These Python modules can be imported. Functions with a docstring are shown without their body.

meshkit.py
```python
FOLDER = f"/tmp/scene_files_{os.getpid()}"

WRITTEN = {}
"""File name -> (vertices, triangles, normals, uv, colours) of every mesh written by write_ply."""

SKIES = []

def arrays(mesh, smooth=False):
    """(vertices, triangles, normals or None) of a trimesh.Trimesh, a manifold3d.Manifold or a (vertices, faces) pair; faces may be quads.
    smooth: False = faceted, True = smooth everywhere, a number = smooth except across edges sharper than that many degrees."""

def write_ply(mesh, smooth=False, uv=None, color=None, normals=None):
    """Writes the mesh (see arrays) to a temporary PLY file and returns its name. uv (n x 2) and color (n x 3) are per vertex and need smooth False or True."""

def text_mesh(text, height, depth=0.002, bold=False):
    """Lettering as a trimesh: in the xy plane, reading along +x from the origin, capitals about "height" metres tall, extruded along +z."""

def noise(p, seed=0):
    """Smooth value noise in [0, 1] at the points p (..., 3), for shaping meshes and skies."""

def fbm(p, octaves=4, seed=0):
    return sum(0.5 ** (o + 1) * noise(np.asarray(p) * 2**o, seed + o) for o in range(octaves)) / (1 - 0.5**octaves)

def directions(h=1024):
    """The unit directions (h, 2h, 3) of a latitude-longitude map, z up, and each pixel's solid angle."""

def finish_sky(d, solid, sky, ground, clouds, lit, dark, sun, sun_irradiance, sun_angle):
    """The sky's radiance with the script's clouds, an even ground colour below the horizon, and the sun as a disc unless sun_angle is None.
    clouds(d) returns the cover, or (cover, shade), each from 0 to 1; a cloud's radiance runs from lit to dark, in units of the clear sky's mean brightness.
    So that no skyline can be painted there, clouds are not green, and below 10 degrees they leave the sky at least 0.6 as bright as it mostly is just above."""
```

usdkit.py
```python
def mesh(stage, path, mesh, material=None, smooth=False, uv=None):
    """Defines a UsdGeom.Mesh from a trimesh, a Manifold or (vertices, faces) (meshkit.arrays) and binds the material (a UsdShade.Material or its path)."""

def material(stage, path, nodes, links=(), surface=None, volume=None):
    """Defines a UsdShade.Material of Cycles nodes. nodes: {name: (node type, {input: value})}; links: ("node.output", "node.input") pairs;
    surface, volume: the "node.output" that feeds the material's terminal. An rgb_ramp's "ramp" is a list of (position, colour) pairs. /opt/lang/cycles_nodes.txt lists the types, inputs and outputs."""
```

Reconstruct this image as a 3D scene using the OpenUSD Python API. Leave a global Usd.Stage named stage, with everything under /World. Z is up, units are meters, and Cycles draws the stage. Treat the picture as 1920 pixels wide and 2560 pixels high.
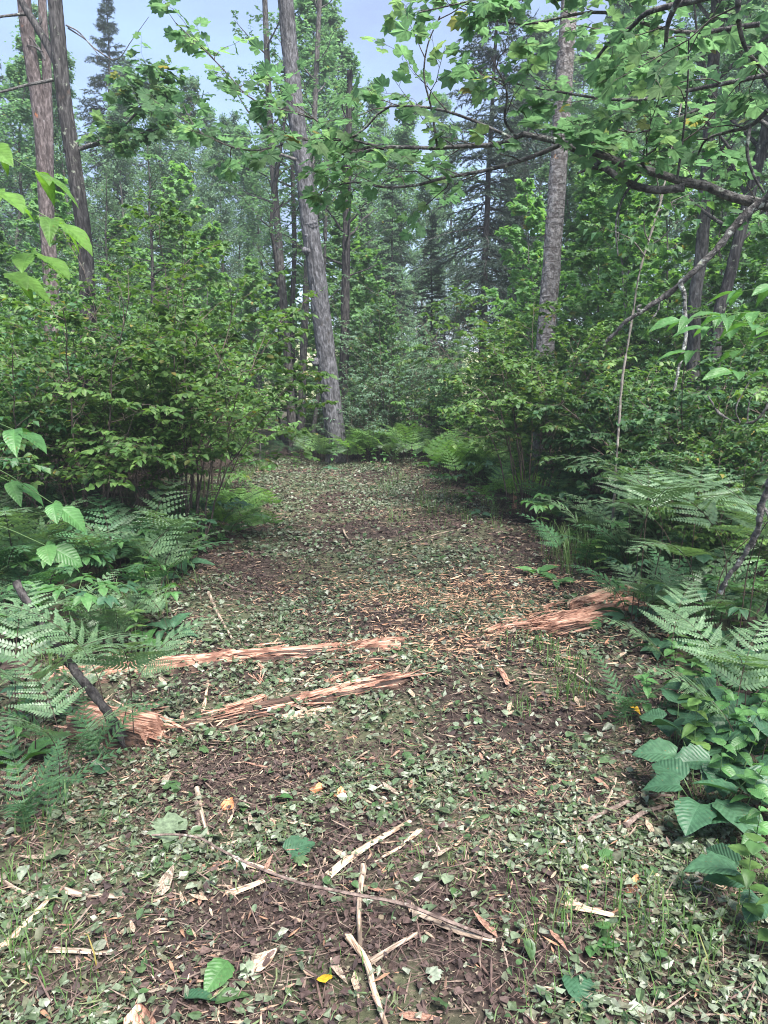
import math, random
import numpy as np
import scipy.sparse as sp
from scipy.sparse import csgraph
import usdkit, meshkit
from pxr import Usd, UsdGeom, UsdLux, UsdShade, Gf, Sdf, Vt

# ------------------------------------------------------------------ camera, sky, sun, exposure
stage = Usd.Stage.CreateInMemory()
UsdGeom.SetStageUpAxis(stage, 'Z')
UsdGeom.SetStageMetersPerUnit(stage, 1.0)
world = UsdGeom.Xform.Define(stage, '/World')
UsdGeom.Scope.Define(stage, '/World/Looks')
PITCH, FPX, EYE = math.radians(10.0), 1850.0, 1.6
CP, SP = math.cos(PITCH), math.sin(PITCH)
cam = UsdGeom.Camera.Define(stage, '/World/camera')
cam.CreateHorizontalApertureAttr(36.0)
cam.CreateVerticalApertureAttr(48.0)
cam.CreateFocalLengthAttr(36.0 * FPX / 1920.0)
cam.CreateClippingRangeAttr(Gf.Vec2f(0.05, 2000.0))
cam.AddTranslateOp().Set(Gf.Vec3d(0, 0, EYE))
cam.AddRotateXOp().Set(90.0 - math.degrees(PITCH))
cam.CreateExposureAttr(3.3)

SUN_EL, SUN_AZ = math.radians(58), math.radians(150)      # azimuth = atan2(x, y)
SKY_STRENGTH = 0.05
SUN_I = 0.4
skym = usdkit.material(stage, '/World/Looks/sky_air', {
    'sky': ('sky_texture', {'sky_type': 'single_scattering', 'sun_disc': False, 'sun_elevation': SUN_EL, 'sun_rotation': SUN_AZ,
                            'altitude': 200.0, 'air_density': 1.0, 'aerosol_density': 1.5, 'ozone_density': 1.0}),
    'tc': ('texture_coordinate', {}),
    'map': ('mapping', {'scale': (1.1, 1.1, 3.2), 'location': (0.35, 0.1, 0.2)}),
    'n': ('noise_texture', {'scale': 2.1, 'detail': 6.0, 'roughness': 0.55, 'distortion': 0.5}),
    'r': ('rgb_ramp', {'ramp': [(0.34, (0.40, 0.40, 0.40)), (0.50, (0.62, 0.62, 0.62)), (0.66, (0.95, 0.95, 0.95))]}),
    'm': ('mix_color', {'b': (0.86, 1.10, 1.72)}),
    'bg': ('background_shader', {'strength': SKY_STRENGTH}),
}, [('tc.generated', 'map.vector'), ('map.vector', 'n.vector'), ('n.fac', 'r.fac'), ('r.color', 'm.fac'), ('sky.color', 'm.a'), ('m.result', 'bg.color')], surface='bg.background')
dome = UsdLux.DomeLight.Define(stage, '/World/sky')
UsdShade.MaterialBindingAPI.Apply(dome.GetPrim()).Bind(skym)
sun = UsdLux.DistantLight.Define(stage, '/World/sun')
sun.CreateIntensityAttr(SUN_I); sun.CreateAngleAttr(30.0); sun.CreateColorAttr(Gf.Vec3f(1.0, 0.965, 0.91))
sun.CreateNormalizeAttr(True)
_d = np.array([math.sin(SUN_AZ) * math.cos(SUN_EL), math.cos(SUN_AZ) * math.cos(SUN_EL), math.sin(SUN_EL)])
_z = Gf.Vec3d(*map(float, _d))
_m = Gf.Matrix4d(1.0); _m.SetRotate(Gf.Rotation(Gf.Vec3d(0, 0, 1), _z))
sun.AddTransformOp().Set(_m)

# ------------------------------------------------------------------ helpers: placing
def P(u, v, y):
    """the point at depth y that stands at photo position (u, v)"""
    a, b = (u - 960) / FPX, (1280 - v) / FPX
    d = np.array([a, CP + b * SP, -SP + b * CP])
    return np.array([0, 0, EYE]) + d * (y / d[1])
def G(u, v):
    """the ground point at photo position (u, v)"""
    a, b = (u - 960) / FPX, (1280 - v) / FPX
    d = np.array([a, CP + b * SP, -SP + b * CP])
    return d * (EYE / -d[2]) * [1, 1, 0]

# ------------------------------------------------------------------ helpers: prims
_used = {}
def numbered(parent, name):
    k = _used.get((parent, name), 0)
    _used[(parent, name)] = k + 1
    return name if k == 0 else '%s_%03d' % (name, k)
def data(prim, label=None, cat=None, group=None, kind=None):
    for k, v in (('label', label), ('category', cat), ('group', group), ('kind', kind)):
        if v: prim.SetCustomDataByKey(k, v)
    return prim
def setx(x, loc=(0, 0, 0), rz=0.0, scale=1.0, tilt=(0.0, 0.0)):
    m = Gf.Matrix4d(1.0).SetScale(Gf.Vec3d(*((scale,) * 3 if np.ndim(scale) == 0 else map(float, scale))))
    if tilt[0]: m = m * Gf.Matrix4d(1.0).SetRotate(Gf.Rotation(Gf.Vec3d(1, 0, 0), tilt[0]))
    if tilt[1]: m = m * Gf.Matrix4d(1.0).SetRotate(Gf.Rotation(Gf.Vec3d(0, 1, 0), tilt[1]))
    m = m * Gf.Matrix4d(1.0).SetRotate(Gf.Rotation(Gf.Vec3d(0, 0, 1), rz))
    m = m * Gf.Matrix4d(1.0).SetTranslate(Gf.Vec3d(*map(float, loc)))
    x.AddTransformOp().Set(m)
def thing(name, label, cat, loc=(0, 0, 0), rz=0.0, group=None, kind=None, scale=1.0):
    x = UsdGeom.Xform.Define(stage, '/World/' + numbered('/World', name))
    setx(x, loc, rz, scale)
    data(x.GetPrim(), label, cat, group, kind)
    return str(x.GetPath())
def proto(name):
    """a class prim that holds the parts of a repeated thing"""
    p = '/World/' + numbered('/World', name + '_class')
    stage.CreateClassPrim(p); stage.GetPrimAtPath(p).SetTypeName('Xform')
    return p
def copy(cls, name, label, cat, loc, rz=0.0, scale=1.0, group=None, tilt=(0.0, 0.0)):
    x = UsdGeom.Xform.Define(stage, '/World/' + numbered('/World', name))
    setx(x, loc, rz, scale, tilt)
    x.GetPrim().GetReferences().AddInternalReference(cls); x.GetPrim().SetInstanceable(True)
    data(x.GetPrim(), label, cat, group)
    return str(x.GetPath())
def mesh(parent, name, vf, mat, smooth=False, label=None, cat=None, group=None, kind=None, uv=None, furrow=None):
    path = parent + '/' + numbered(parent, name)
    m = usdkit.mesh(stage, path, (vf[0], vf[1]), LOOK[mat], smooth=smooth, uv=uv)
    if furrow is not None: UsdGeom.PrimvarsAPI(m).CreatePrimvar('furrow', Sdf.ValueTypeNames.FloatArray, 'vertex').Set(Vt.FloatArray.FromNumpy(np.asarray(furrow, np.float32)))
    if mat in VARIED:       # a number of its own for every leaf or bit of the mesh
        f = np.asarray(vf[1]); n = len(vf[0])
        g = sp.coo_matrix((np.ones(2 * len(f), np.int8), (np.concatenate([f[:, 0], f[:, 0]]), np.concatenate([f[:, 1], f[:, 2]]))), shape=(n, n))
        k, lab = csgraph.connected_components(g, directed=False)
        rnd = np.random.default_rng(len(path) * 131 + k * 7 + _used[(parent, name)]).uniform(0, 1, k)[lab]
        UsdGeom.PrimvarsAPI(m).CreatePrimvar('shade', Sdf.ValueTypeNames.FloatArray, 'vertex').Set(Vt.FloatArray.FromNumpy(rnd.astype(np.float32)))
    data(m.GetPrim(), label, cat, group, kind)
    return path
VARIED = set()

# ------------------------------------------------------------------ helpers: geometry
Z = np.array([0, 0, 1.0])
def unit(a):
    a = np.asarray(a, float)
    return a / np.maximum(np.linalg.norm(a, axis=-1, keepdims=True), 1e-9)
def join(parts):
    V, F, n = [], [], 0
    for v, f in parts:
        if len(v) == 0: continue
        V.append(v); F.append(np.asarray(f) + n); n += len(v)
    return (np.vstack(V), np.vstack(F)) if V else (np.zeros((0, 3)), np.zeros((0, 3), int))
def tubes(pts, rad, k=5, cap=False):
    """pts (m, n, 3), rad (m, n): m round bars"""
    pts = np.asarray(pts, float); rad = np.asarray(rad, float)
    if pts.ndim == 2: pts, rad = pts[None], rad[None]
    m, n, _ = pts.shape
    t = unit(np.gradient(pts, axis=1))
    mean = unit(pts[:, -1] - pts[:, 0])
    ref = np.where(np.abs(mean[:, 2:3]) > 0.8, [[1.0, 0, 0]], [[0, 0, 1.0]])[:, None, :]
    b = unit(np.cross(t, ref)); c = np.cross(b, t)
    a = np.arange(k) * 2 * np.pi / k
    v = pts[:, :, None] + rad[:, :, None, None] * (np.cos(a)[:, None] * b[:, :, None] + np.sin(a)[:, None] * c[:, :, None])
    i = np.arange(m * n * k).reshape(m, n, k)
    q0, q1 = i[:, :-1], i[:, 1:]
    r0, r1 = np.roll(q0, -1, 2), np.roll(q1, -1, 2)
    f = np.concatenate([np.stack([q0, q1, r1], -1).reshape(-1, 3), np.stack([q0, r1, r0], -1).reshape(-1, 3)])
    if cap:
        for e in (0, n - 1):
            for s in range(1, k - 1):
                x = np.stack([i[:, e, 0], i[:, e, s], i[:, e, s + 1]], -1)
                f = np.concatenate([f, x if e else x[:, ::-1]])
    return v.reshape(-1, 3), f
def spline(pts, n):
    """n points of a smooth curve through pts"""
    p = np.asarray(pts, float)
    if len(p) == 2: return p[0] + (p[1] - p[0]) * np.linspace(0, 1, n)[:, None]
    q = np.vstack([2 * p[0] - p[1], p, 2 * p[-1] - p[-2]])
    d = np.concatenate([[0], np.cumsum(np.linalg.norm(np.diff(p, axis=0), axis=1))])
    s = np.linspace(0, d[-1], n)
    k = np.clip(np.searchsorted(d, s, 'right') - 1, 0, len(p) - 2)
    t = ((s - d[k]) / (d[k + 1] - d[k]))[:, None]
    a, b, c, e = q[k], q[k + 1], q[k + 2], q[k + 3]
    return 0.5 * (2 * b + (c - a) * t + (2 * a - 5 * b + 4 * c - e) * t ** 2 + (3 * b - a - 3 * c + e) * t ** 3)
def along(paths, idx, t):
    """points and tangents at parameters t (0..1) of the paths named by idx"""
    n = paths.shape[1]
    s = t * (n - 1); k = np.clip(s.astype(int), 0, n - 2); w = (s - k)[:, None]
    a, b = paths[idx, k], paths[idx, k + 1]
    return a + (b - a) * w, unit(b - a)
def curved(S, D, L, bend, n, rng, jit=0.03):
    """m curved paths from S along D; bend lifts (+) or drops (-) the tip"""
    m = len(S); t = np.linspace(0, 1, n)[None, :, None]
    L = np.broadcast_to(L, (m,))[:, None, None]; bend = np.broadcast_to(bend, (m,))[:, None, None]
    p = S[:, None] + D[:, None] * L * t + Z * bend * L * t ** 2
    w = np.cumsum(rng.normal(0, jit, (m, n, 3)), 1); w -= w[:, :1]
    return p + w * L
def place(tmpl, pos, axis, nrm, size, wide=1.0, slim=False):
    """copies of a template (length along x, face along z)"""
    v, f = tmpl; n, k = len(pos), len(v)
    x = unit(axis); z = unit(nrm - x * np.sum(nrm * x, 1, keepdims=True)); y = np.cross(z, x)
    size = np.broadcast_to(size, (n,))[:, None, None]; wide = np.broadcast_to(wide, (n,))[:, None, None]
    w = pos[:, None] + size * (v[None, :, 0:1] * x[:, None] + wide * v[None, :, 1:2] * y[:, None] + (wide if slim else 1.0) * v[None, :, 2:3] * z[:, None])
    return w.reshape(-1, 3), (f[None] + (np.arange(n) * k)[:, None, None]).reshape(-1, 3)
def place_mixed(tmpls, rng, pos, axis, nrm, size, wide=1.0, slim=False):
    pick = rng.integers(0, len(tmpls), len(pos))
    size = np.broadcast_to(size, (len(pos),)); wide = np.broadcast_to(wide, (len(pos),))
    return join([place(t, pos[pick == i], axis[pick == i], nrm[pick == i], size[pick == i], wide[pick == i], slim) for i, t in enumerate(tmpls)])
def fan(outline, z=None):
    o = np.asarray(outline, float); n = len(o)
    v = np.zeros((n + 1, 3)); v[1:, :2] = o
    if z is not None: v[1:, 2] = z
    i = np.arange(n)
    return v, np.stack([np.zeros(n, int), 1 + i, 1 + (i + 1) % n], 1)
def ovate(rows, half, fold=0.12, droop=0.18, tip=0.0):
    """a pointed leaf: rows along its length with half widths, folded on the midrib"""
    v, f, last = [[0, 0, 0]], [], None
    for t, h in zip(rows, half):
        z = -droop * t * t
        i = len(v); v += [[t, -h, z + fold * h * 2], [t, 0, z], [t, h, z + fold * h * 2]]
        if last is None: f += [[0, i, i + 1], [0, i + 1, i + 2]]
        else: f += [[last, i, i + 1], [last, i + 1, last + 1], [last + 1, i + 1, i + 2], [last + 1, i + 2, last + 2]]
        last = i
    i = len(v); v.append([1, 0, -droop + tip]); f += [[last, i, last + 1], [last + 1, i, last + 2]]
    return np.array(v, float), np.array(f)
def maple(lob, cup=0.0, seed=0):
    """a lobed leaf from (angle, radius) pairs of one half"""
    r = np.random.default_rng(seed)
    a = np.radians([x[0] for x in lob]); q = np.array([x[1] for x in lob])
    a = np.concatenate([-a[::-1], a[1:]]) ; q = np.concatenate([q[::-1], q[1:]])
    q = q * r.uniform(0.9, 1.08, len(q))
    o = np.stack([q * np.cos(a), q * np.sin(a)], 1)
    v, f = fan(o)
    v[1:, 2] = -cup * q ** 2 + r.normal(0, 0.035, len(q)) + 0.10 * np.abs(o[:, 1])
    return v, f[:-1]
LOBES = [(0, 1.0), (7, .82), (13, .84), (22, .66), (33, .78), (41, .90), (49, .79), (57, .77), (70, .60), (84, .64), (97, .70), (115, .56), (150, .40)]
LOBES_FEW = [(0, 1.0), (21, .66), (42, .92), (69, .58), (96, .70), (150, .38)]
MAPLE = [maple(LOBES, c, s) for s, c in enumerate((0.05, 0.2, 0.35, -0.1))]
MAPLE_FEW = [maple(LOBES_FEW, c, 9 + s) for s, c in enumerate((0.1, 0.3))]
HAZEL = [ovate([.18, .42, .70, .88], [.27, .36, .27, .10], fo, dr) for fo, dr in ((.10, .15), (.22, .32), (.02, .05))]
HAZEL_FEW = [ovate([.42], [.36], fo, dr) for fo, dr in ((.15, .2), (.3, .35))]
LANCE = [ovate([.18, .45, .75], [.13, .18, .10], fo, dr) for fo, dr in ((.1, .15), (.3, .4))]
ROUND_FEW = [(np.array([[0, 0, 0], [.5, -.42, .06], [1, 0, -.05], [.5, .42, .1]], float), np.array([[0, 1, 2], [0, 2, 3]]))]
NEEDLE = (np.array([[0, -.05, 0], [1, 0, 0], [0, .05, 0]], float), np.array([[0, 1, 2]]))

def side_of(t):
    return unit(np.cross(t, Z) + 1e-6)
def subs(paths, n_each, t0, t1, rng, angle, lift=0.0, planar=0.7):
    """starts and directions of n_each side branches on every path"""
    m = len(paths); idx = np.repeat(np.arange(m), n_each)
    t = t0 + (t1 - t0) * ((np.tile(np.arange(n_each), m) + rng.uniform(0, 1, m * n_each)) / n_each)
    s, tg = along(paths, idx, t)
    sgn = np.where(np.tile(np.arange(n_each), m) % 2, 1.0, -1.0)[:, None]
    sd = side_of(tg) * sgn * planar + rng.normal(0, 1 - planar + .05, (m * n_each, 3))
    sd = unit(sd - tg * np.sum(sd * tg, 1, keepdims=True))
    a = np.radians(rng.normal(angle, 10, m * n_each))[:, None]
    return idx, t, s, unit(np.cos(a) * tg + np.sin(a) * sd + Z * lift)
def leaf_spots(paths, n_each, t0, rng, spread=55, droop=0.25, tilt=0.35, off=0.0):
    """alternate leaves on twigs: positions, axes and normals"""
    m = len(paths); k = np.tile(np.arange(n_each), m); idx = np.repeat(np.arange(m), n_each)
    t = np.clip(t0 + (1 - t0) * (k + rng.uniform(0, .8, m * n_each)) / n_each, 0, 1)
    s, tg = along(paths, idx, t)
    sgn = np.where(k % 2, 1.0, -1.0)[:, None]
    a = np.radians(rng.normal(spread, 18, len(s)))[:, None]
    ax = unit(np.cos(a) * tg + np.sin(a) * side_of(tg) * sgn + rng.normal(0, .22, s.shape) - Z * droop)
    nr = unit(Z + rng.normal(0, tilt, s.shape))
    if off: s = s + rng.normal(0, off, s.shape)
    return s, ax, nr

# ------------------------------------------------------------------ materials
LOOK = {}
def ramp_of(cols):
    n = len(cols)
    return [(i / max(n - 1, 1), c) for i, c in enumerate(cols)]
def leaf_look(name, cols, trans=0.32, rough=0.5, warm=(1.25, 1.35, 0.55), spec=0.35, gain=1.22, veins=False, wilt=.025):
    """leaf colours that differ from leaf to leaf; light shines through"""
    cols = [tuple(x * gain for x in c) for c in cols]; VARIED.add(name)
    nodes = {'g': ('geometry', {}), 'oi': ('object_info', {}),
             'r': ('rgb_ramp', {'ramp': [(a * (1 - 2 * wilt), c) for a, c in ramp_of(cols)] + ([(1 - wilt, cols[-1]), (1.0, (.24, .19, .05))] if wilt else [])}),
             'v': ('map_range', {'from_min': 0.0, 'from_max': 1.0, 'to_min': 0.82, 'to_max': 1.18}),
             'h': ('hsv', {'saturation': 1.0}),
             'wn': ('noise_texture', {'scale': 55.0, 'detail': 3.0}),
             'wm': ('map_range', {'from_min': 0.3, 'from_max': 0.7, 'to_min': 0.75, 'to_max': 1.2}),
             'mul': ('math', {'math_type': 'multiply'}),
             'w': ('mix_color', {'blend_type': 'multiply', 'fac': 1.0, 'b': warm}),
             'p': ('principled_bsdf', {'roughness': rough, 'specular_ior_level': spec}),
             't': ('translucent_bsdf', {}), 'mx': ('mix_closure', {'fac': trans})}
    nodes.update({'at': ('attribute', {'attribute': 'shade'}), 'ra': ('math', {'math_type': 'add'}), 'rf': ('math', {'math_type': 'fraction'})})
    links = [('at.fac', 'ra.value1'), ('oi.random', 'ra.value2'), ('ra.value', 'rf.value1'), ('rf.value', 'r.fac'), ('r.color', 'h.color'), ('oi.random', 'v.value'), ('g.position', 'wn.vector'), ('wn.fac', 'wm.value'),
             ('v.result', 'mul.value1'), ('wm.result', 'mul.value2'), ('mul.value', 'h.value'), ('h.color', 'p.base_color'), ('h.color', 'w.a'), ('w.result', 't.color'),
             ('p.BSDF', 'mx.closure1'), ('t.BSDF', 'mx.closure2')]
    if veins:       # paler ribs: one down the middle, pairs sloping off it
        nodes.update({'uv': ('uvmap', {'attribute': 'st'}), 'sx': ('separate_xyz', {}), 'ab': ('math', {'math_type': 'absolute'}),
                      'sl': ('math', {'math_type': 'multiply_add', 'value2': -0.75}), 'fr': ('math', {'math_type': 'multiply', 'value2': 9.0}), 'fc': ('math', {'math_type': 'fraction'}),
                      'pp': ('math', {'math_type': 'subtract', 'value2': 0.5}), 'pa': ('math', {'math_type': 'absolute'}), 'rib': ('map_range', {'from_min': 0.07, 'from_max': 0.0}),
                      'mid': ('map_range', {'from_min': 0.022, 'from_max': 0.006}), 'any': ('math', {'math_type': 'maximum'}), 'am': ('math', {'math_type': 'multiply', 'value2': 0.11}),
                      'vc': ('mix_color', {'blend_type': 'mix', 'b': tuple(min(.5, x * 1.9 + .02) for x in cols[-1])}), 'bp': ('bump', {'strength': .2, 'distance': .003, 'invert': True}),
                      'sn': ('noise_texture', {'scale': 120.0, 'detail': 2.0}), 'sr': ('map_range', {'from_min': .70, 'from_max': .74}), 'sc': ('mix_color', {'b': (.16, .10, .04)})})
        links = [x for x in links if x not in (('h.color', 'p.base_color'), ('h.color', 'w.a'))]
        links += [('uv.UV', 'sx.vector'), ('sx.y', 'ab.value1'), ('ab.value', 'sl.value1'), ('sx.x', 'sl.value3'), ('sl.value', 'fr.value1'), ('fr.value', 'fc.value1'), ('fc.value', 'pp.value1'), ('pp.value', 'pa.value1'),
                  ('pa.value', 'rib.value'), ('ab.value', 'mid.value'), ('rib.result', 'any.value1'), ('mid.result', 'any.value2'), ('any.value', 'am.value1'), ('am.value', 'vc.fac'), ('h.color', 'vc.a'),
                  ('any.value', 'bp.height'), ('bp.normal', 'p.normal'), ('g.position', 'sn.vector'), ('sn.fac', 'sr.value'), ('sr.result', 'sc.fac'), ('vc.result', 'sc.a'), ('sc.result', 'p.base_color'), ('sc.result', 'w.a')]
    LOOK[name] = usdkit.material(stage, '/World/Looks/' + name, nodes, links, surface='mx.closure')
def bark_look(name, dark, light, scale, patch=None, patch_at=0.6, patch_scale=7.0, bump=0.9, rough=0.9, detail=6.0, low=0.38, high=0.62, band=None):
    """furrowed bark: a noise drawn out along the trunk, with patches of lichen"""
    nodes = {'g': ('geometry', {}), 'm': ('mapping', {'scale': scale}),
             'n': ('noise_texture', {'scale': 1.0, 'detail': detail, 'roughness': 0.62, 'distortion': 0.3}),
             'r': ('rgb_ramp', {'ramp': [(low, dark), ((low + high) / 2, tuple((a + b) / 2 * .9 for a, b in zip(dark, light))), (high, light)]}),
             'b': ('bump', {'strength': bump, 'distance': 0.035}),
             'p': ('principled_bsdf', {'roughness': rough, 'specular_ior_level': 0.2})}
    links = [('g.position', 'm.vector'), ('m.vector', 'n.vector'), ('n.fac', 'r.fac'), ('n.fac', 'b.height'), ('b.normal', 'p.normal')]
    last = 'r.color'
    if band is not None:        # dark lenticels and scars across the bark
        nodes.update({'bm': ('mapping', {'scale': (5, 5, 46)}), 'bn': ('noise_texture', {'scale': 1.0, 'detail': 3.0}),
                      'br': ('map_range', {'from_min': 0.56, 'from_max': 0.66}), 'bx': ('mix_color', {'b': band})})
        links += [('g.position', 'bm.vector'), ('bm.vector', 'bn.vector'), ('bn.fac', 'br.value'), ('br.result', 'bx.fac'), (last, 'bx.a')]
        last = 'bx.result'
    for i, (col, at, sc) in enumerate(patch or ()):
        nodes.update({'pn%d' % i: ('noise_texture', {'scale': sc, 'detail': 5.0, 'roughness': 0.65}),
                      'po%d' % i: ('vector_math', {'math_type': 'add', 'vector2': (3.1 * i, 1.7, 9.0)}),
                      'pr%d' % i: ('map_range', {'from_min': at, 'from_max': at + 0.07}), 'px%d' % i: ('mix_color', {'b': col})})
        links += [('g.position', 'po%d.vector1' % i), ('po%d.vector' % i, 'pn%d.vector' % i), ('pn%d.fac' % i, 'pr%d.value' % i), ('pr%d.result' % i, 'px%d.fac' % i), (last, 'px%d.a' % i)]
        last = 'px%d.result' % i
    nodes.update({'fa': ('attribute', {'attribute': 'furrow'}), 'fm': ('math', {'math_type': 'multiply', 'value2': .85}), 'fx': ('mix_color', {'b': tuple(c * .55 for c in dark)})})
    links += [('fa.fac', 'fm.value1'), ('fm.value', 'fx.fac'), (last, 'fx.a'), ('fx.result', 'p.base_color')]
    LOOK[name] = usdkit.material(stage, '/World/Looks/' + name, nodes, links, surface='p.BSDF')
def wood_look(name, cols, dark, scale=(3, 60, 60), rough=0.75, bump=0.5):
    """split wood: fibres along the piece's own length"""
    nodes = {'tc': ('texture_coordinate', {}), 'm': ('mapping', {'scale': scale}), 'oi': ('object_info', {}),
             'n': ('noise_texture', {'scale': 1.0, 'detail': 5.0, 'roughness': 0.6}),
             'r': ('rgb_ramp', {'ramp': [(0.38, dark), (0.46, cols[0]), (0.55, cols[1]), (0.68, cols[2])]}),
             'n2': ('noise_texture', {'scale': 9.0, 'detail': 5.0}), 'r2': ('map_range', {'from_min': 0.52, 'from_max': 0.66}),
             'x': ('mix_color', {'b': tuple(c * .45 for c in cols[0])}),
             'b': ('bump', {'strength': bump, 'distance': 0.01}), 'p': ('principled_bsdf', {'roughness': rough, 'specular_ior_level': 0.25})}
    links = [('tc.object', 'm.vector'), ('m.vector', 'n.vector'), ('n.fac', 'r.fac'), ('tc.object', 'n2.vector'), ('n2.fac', 'r2.value'), ('r2.result', 'x.fac'), ('r.color', 'x.a'),
             ('x.result', 'p.base_color'), ('n.fac', 'b.height'), ('b.normal', 'p.normal')]
    LOOK[name] = usdkit.material(stage, '/World/Looks/' + name, nodes, links, surface='p.BSDF')
def bit_look(name, cols, rough=0.8, trans=0.0, spec=0.3):
    """loose bits whose colour differs from one to the next"""
    VARIED.add(name)
    nodes = {'g': ('geometry', {}), 'r': ('rgb_ramp', {'ramp': ramp_of(cols)}), 'n': ('noise_texture', {'scale': 90.0, 'detail': 3.0}),
             'v': ('map_range', {'from_min': 0.3, 'from_max': 0.7, 'to_min': 0.6, 'to_max': 1.25}), 'h': ('hsv', {}),
             'p': ('principled_bsdf', {'roughness': rough, 'specular_ior_level': spec})}
    nodes.update({'at': ('attribute', {'attribute': 'shade'}), 'oi': ('object_info', {}), 'ra': ('math', {'math_type': 'add'}), 'rf': ('math', {'math_type': 'fraction'})})
    links = [('at.fac', 'ra.value1'), ('oi.random', 'ra.value2'), ('ra.value', 'rf.value1'), ('rf.value', 'r.fac'), ('r.color', 'h.color'), ('g.position', 'n.vector'), ('n.fac', 'v.value'), ('v.result', 'h.value'), ('h.color', 'p.base_color')]
    out = 'p.BSDF'
    if trans:
        nodes.update({'t': ('translucent_bsdf', {}), 'mx': ('mix_closure', {'fac': trans})})
        links += [('h.color', 't.color'), ('p.BSDF', 'mx.closure1'), ('t.BSDF', 'mx.closure2')]; out = 'mx.closure'
    LOOK[name] = usdkit.material(stage, '/World/Looks/' + name, nodes, links, surface=out)

leaf_look('shrub_leaf', [(.036, .076, .024), (.048, .098, .028), (.060, .112, .032), (.085, .142, .040), (.042, .090, .030)], trans=.42, gain=1.55)
leaf_look('shrub_leaf_cool', [(.026, .066, .030), (.034, .082, .036), (.046, .100, .042), (.064, .120, .046)], trans=.40, gain=1.5)
leaf_look('light_leaf', [(.060, .120, .040), (.078, .150, .048), (.095, .175, .060), (.074, .132, .048)], trans=.52, gain=1.8)
leaf_look('maple_leaf', [(.042, .082, .042), (.054, .100, .050), (.066, .116, .058), (.048, .092, .046), (.082, .126, .054)], trans=.68, gain=2.1, warm=(1.0, 1.08, .85), rough=.65, spec=.2)
leaf_look('maple_mid', [(.060, .120, .050), (.078, .150, .060), (.095, .175, .072), (.074, .132, .058)], trans=.52, gain=1.9, rough=.6)
leaf_look('aspen_leaf', [(.056, .098, .066), (.070, .118, .078), (.090, .142, .096), (.062, .106, .072)], trans=.50, gain=2.0, warm=(1.1, 1.25, .75))
leaf_look('far_leaf', [(.052, .092, .062), (.066, .112, .074), (.082, .132, .088), (.058, .100, .066)], trans=.50, gain=2.0, warm=(1.1, 1.3, .7))
leaf_look('needle', [(.022, .040, .030), (.030, .050, .038), (.040, .062, .048)], trans=.12, rough=.6, gain=1.25, wilt=0)
leaf_look('soft_needle', [(.040, .085, .036), (.052, .105, .042), (.066, .125, .050)], trans=.3, rough=.6, gain=1.6, wilt=0)
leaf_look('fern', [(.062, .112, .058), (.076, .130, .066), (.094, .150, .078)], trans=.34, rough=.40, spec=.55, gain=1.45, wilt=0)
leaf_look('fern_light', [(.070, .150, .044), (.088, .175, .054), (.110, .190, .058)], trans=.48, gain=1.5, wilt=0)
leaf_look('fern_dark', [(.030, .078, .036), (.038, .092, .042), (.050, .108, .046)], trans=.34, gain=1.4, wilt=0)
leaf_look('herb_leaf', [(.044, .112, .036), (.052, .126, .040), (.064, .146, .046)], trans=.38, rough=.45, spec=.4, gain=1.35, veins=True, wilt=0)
leaf_look('herb_dark', [(.026, .070, .036), (.032, .082, .042), (.040, .092, .048)], trans=.26, rough=.48, spec=.4, gain=1.25, veins=True, wilt=0)
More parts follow.
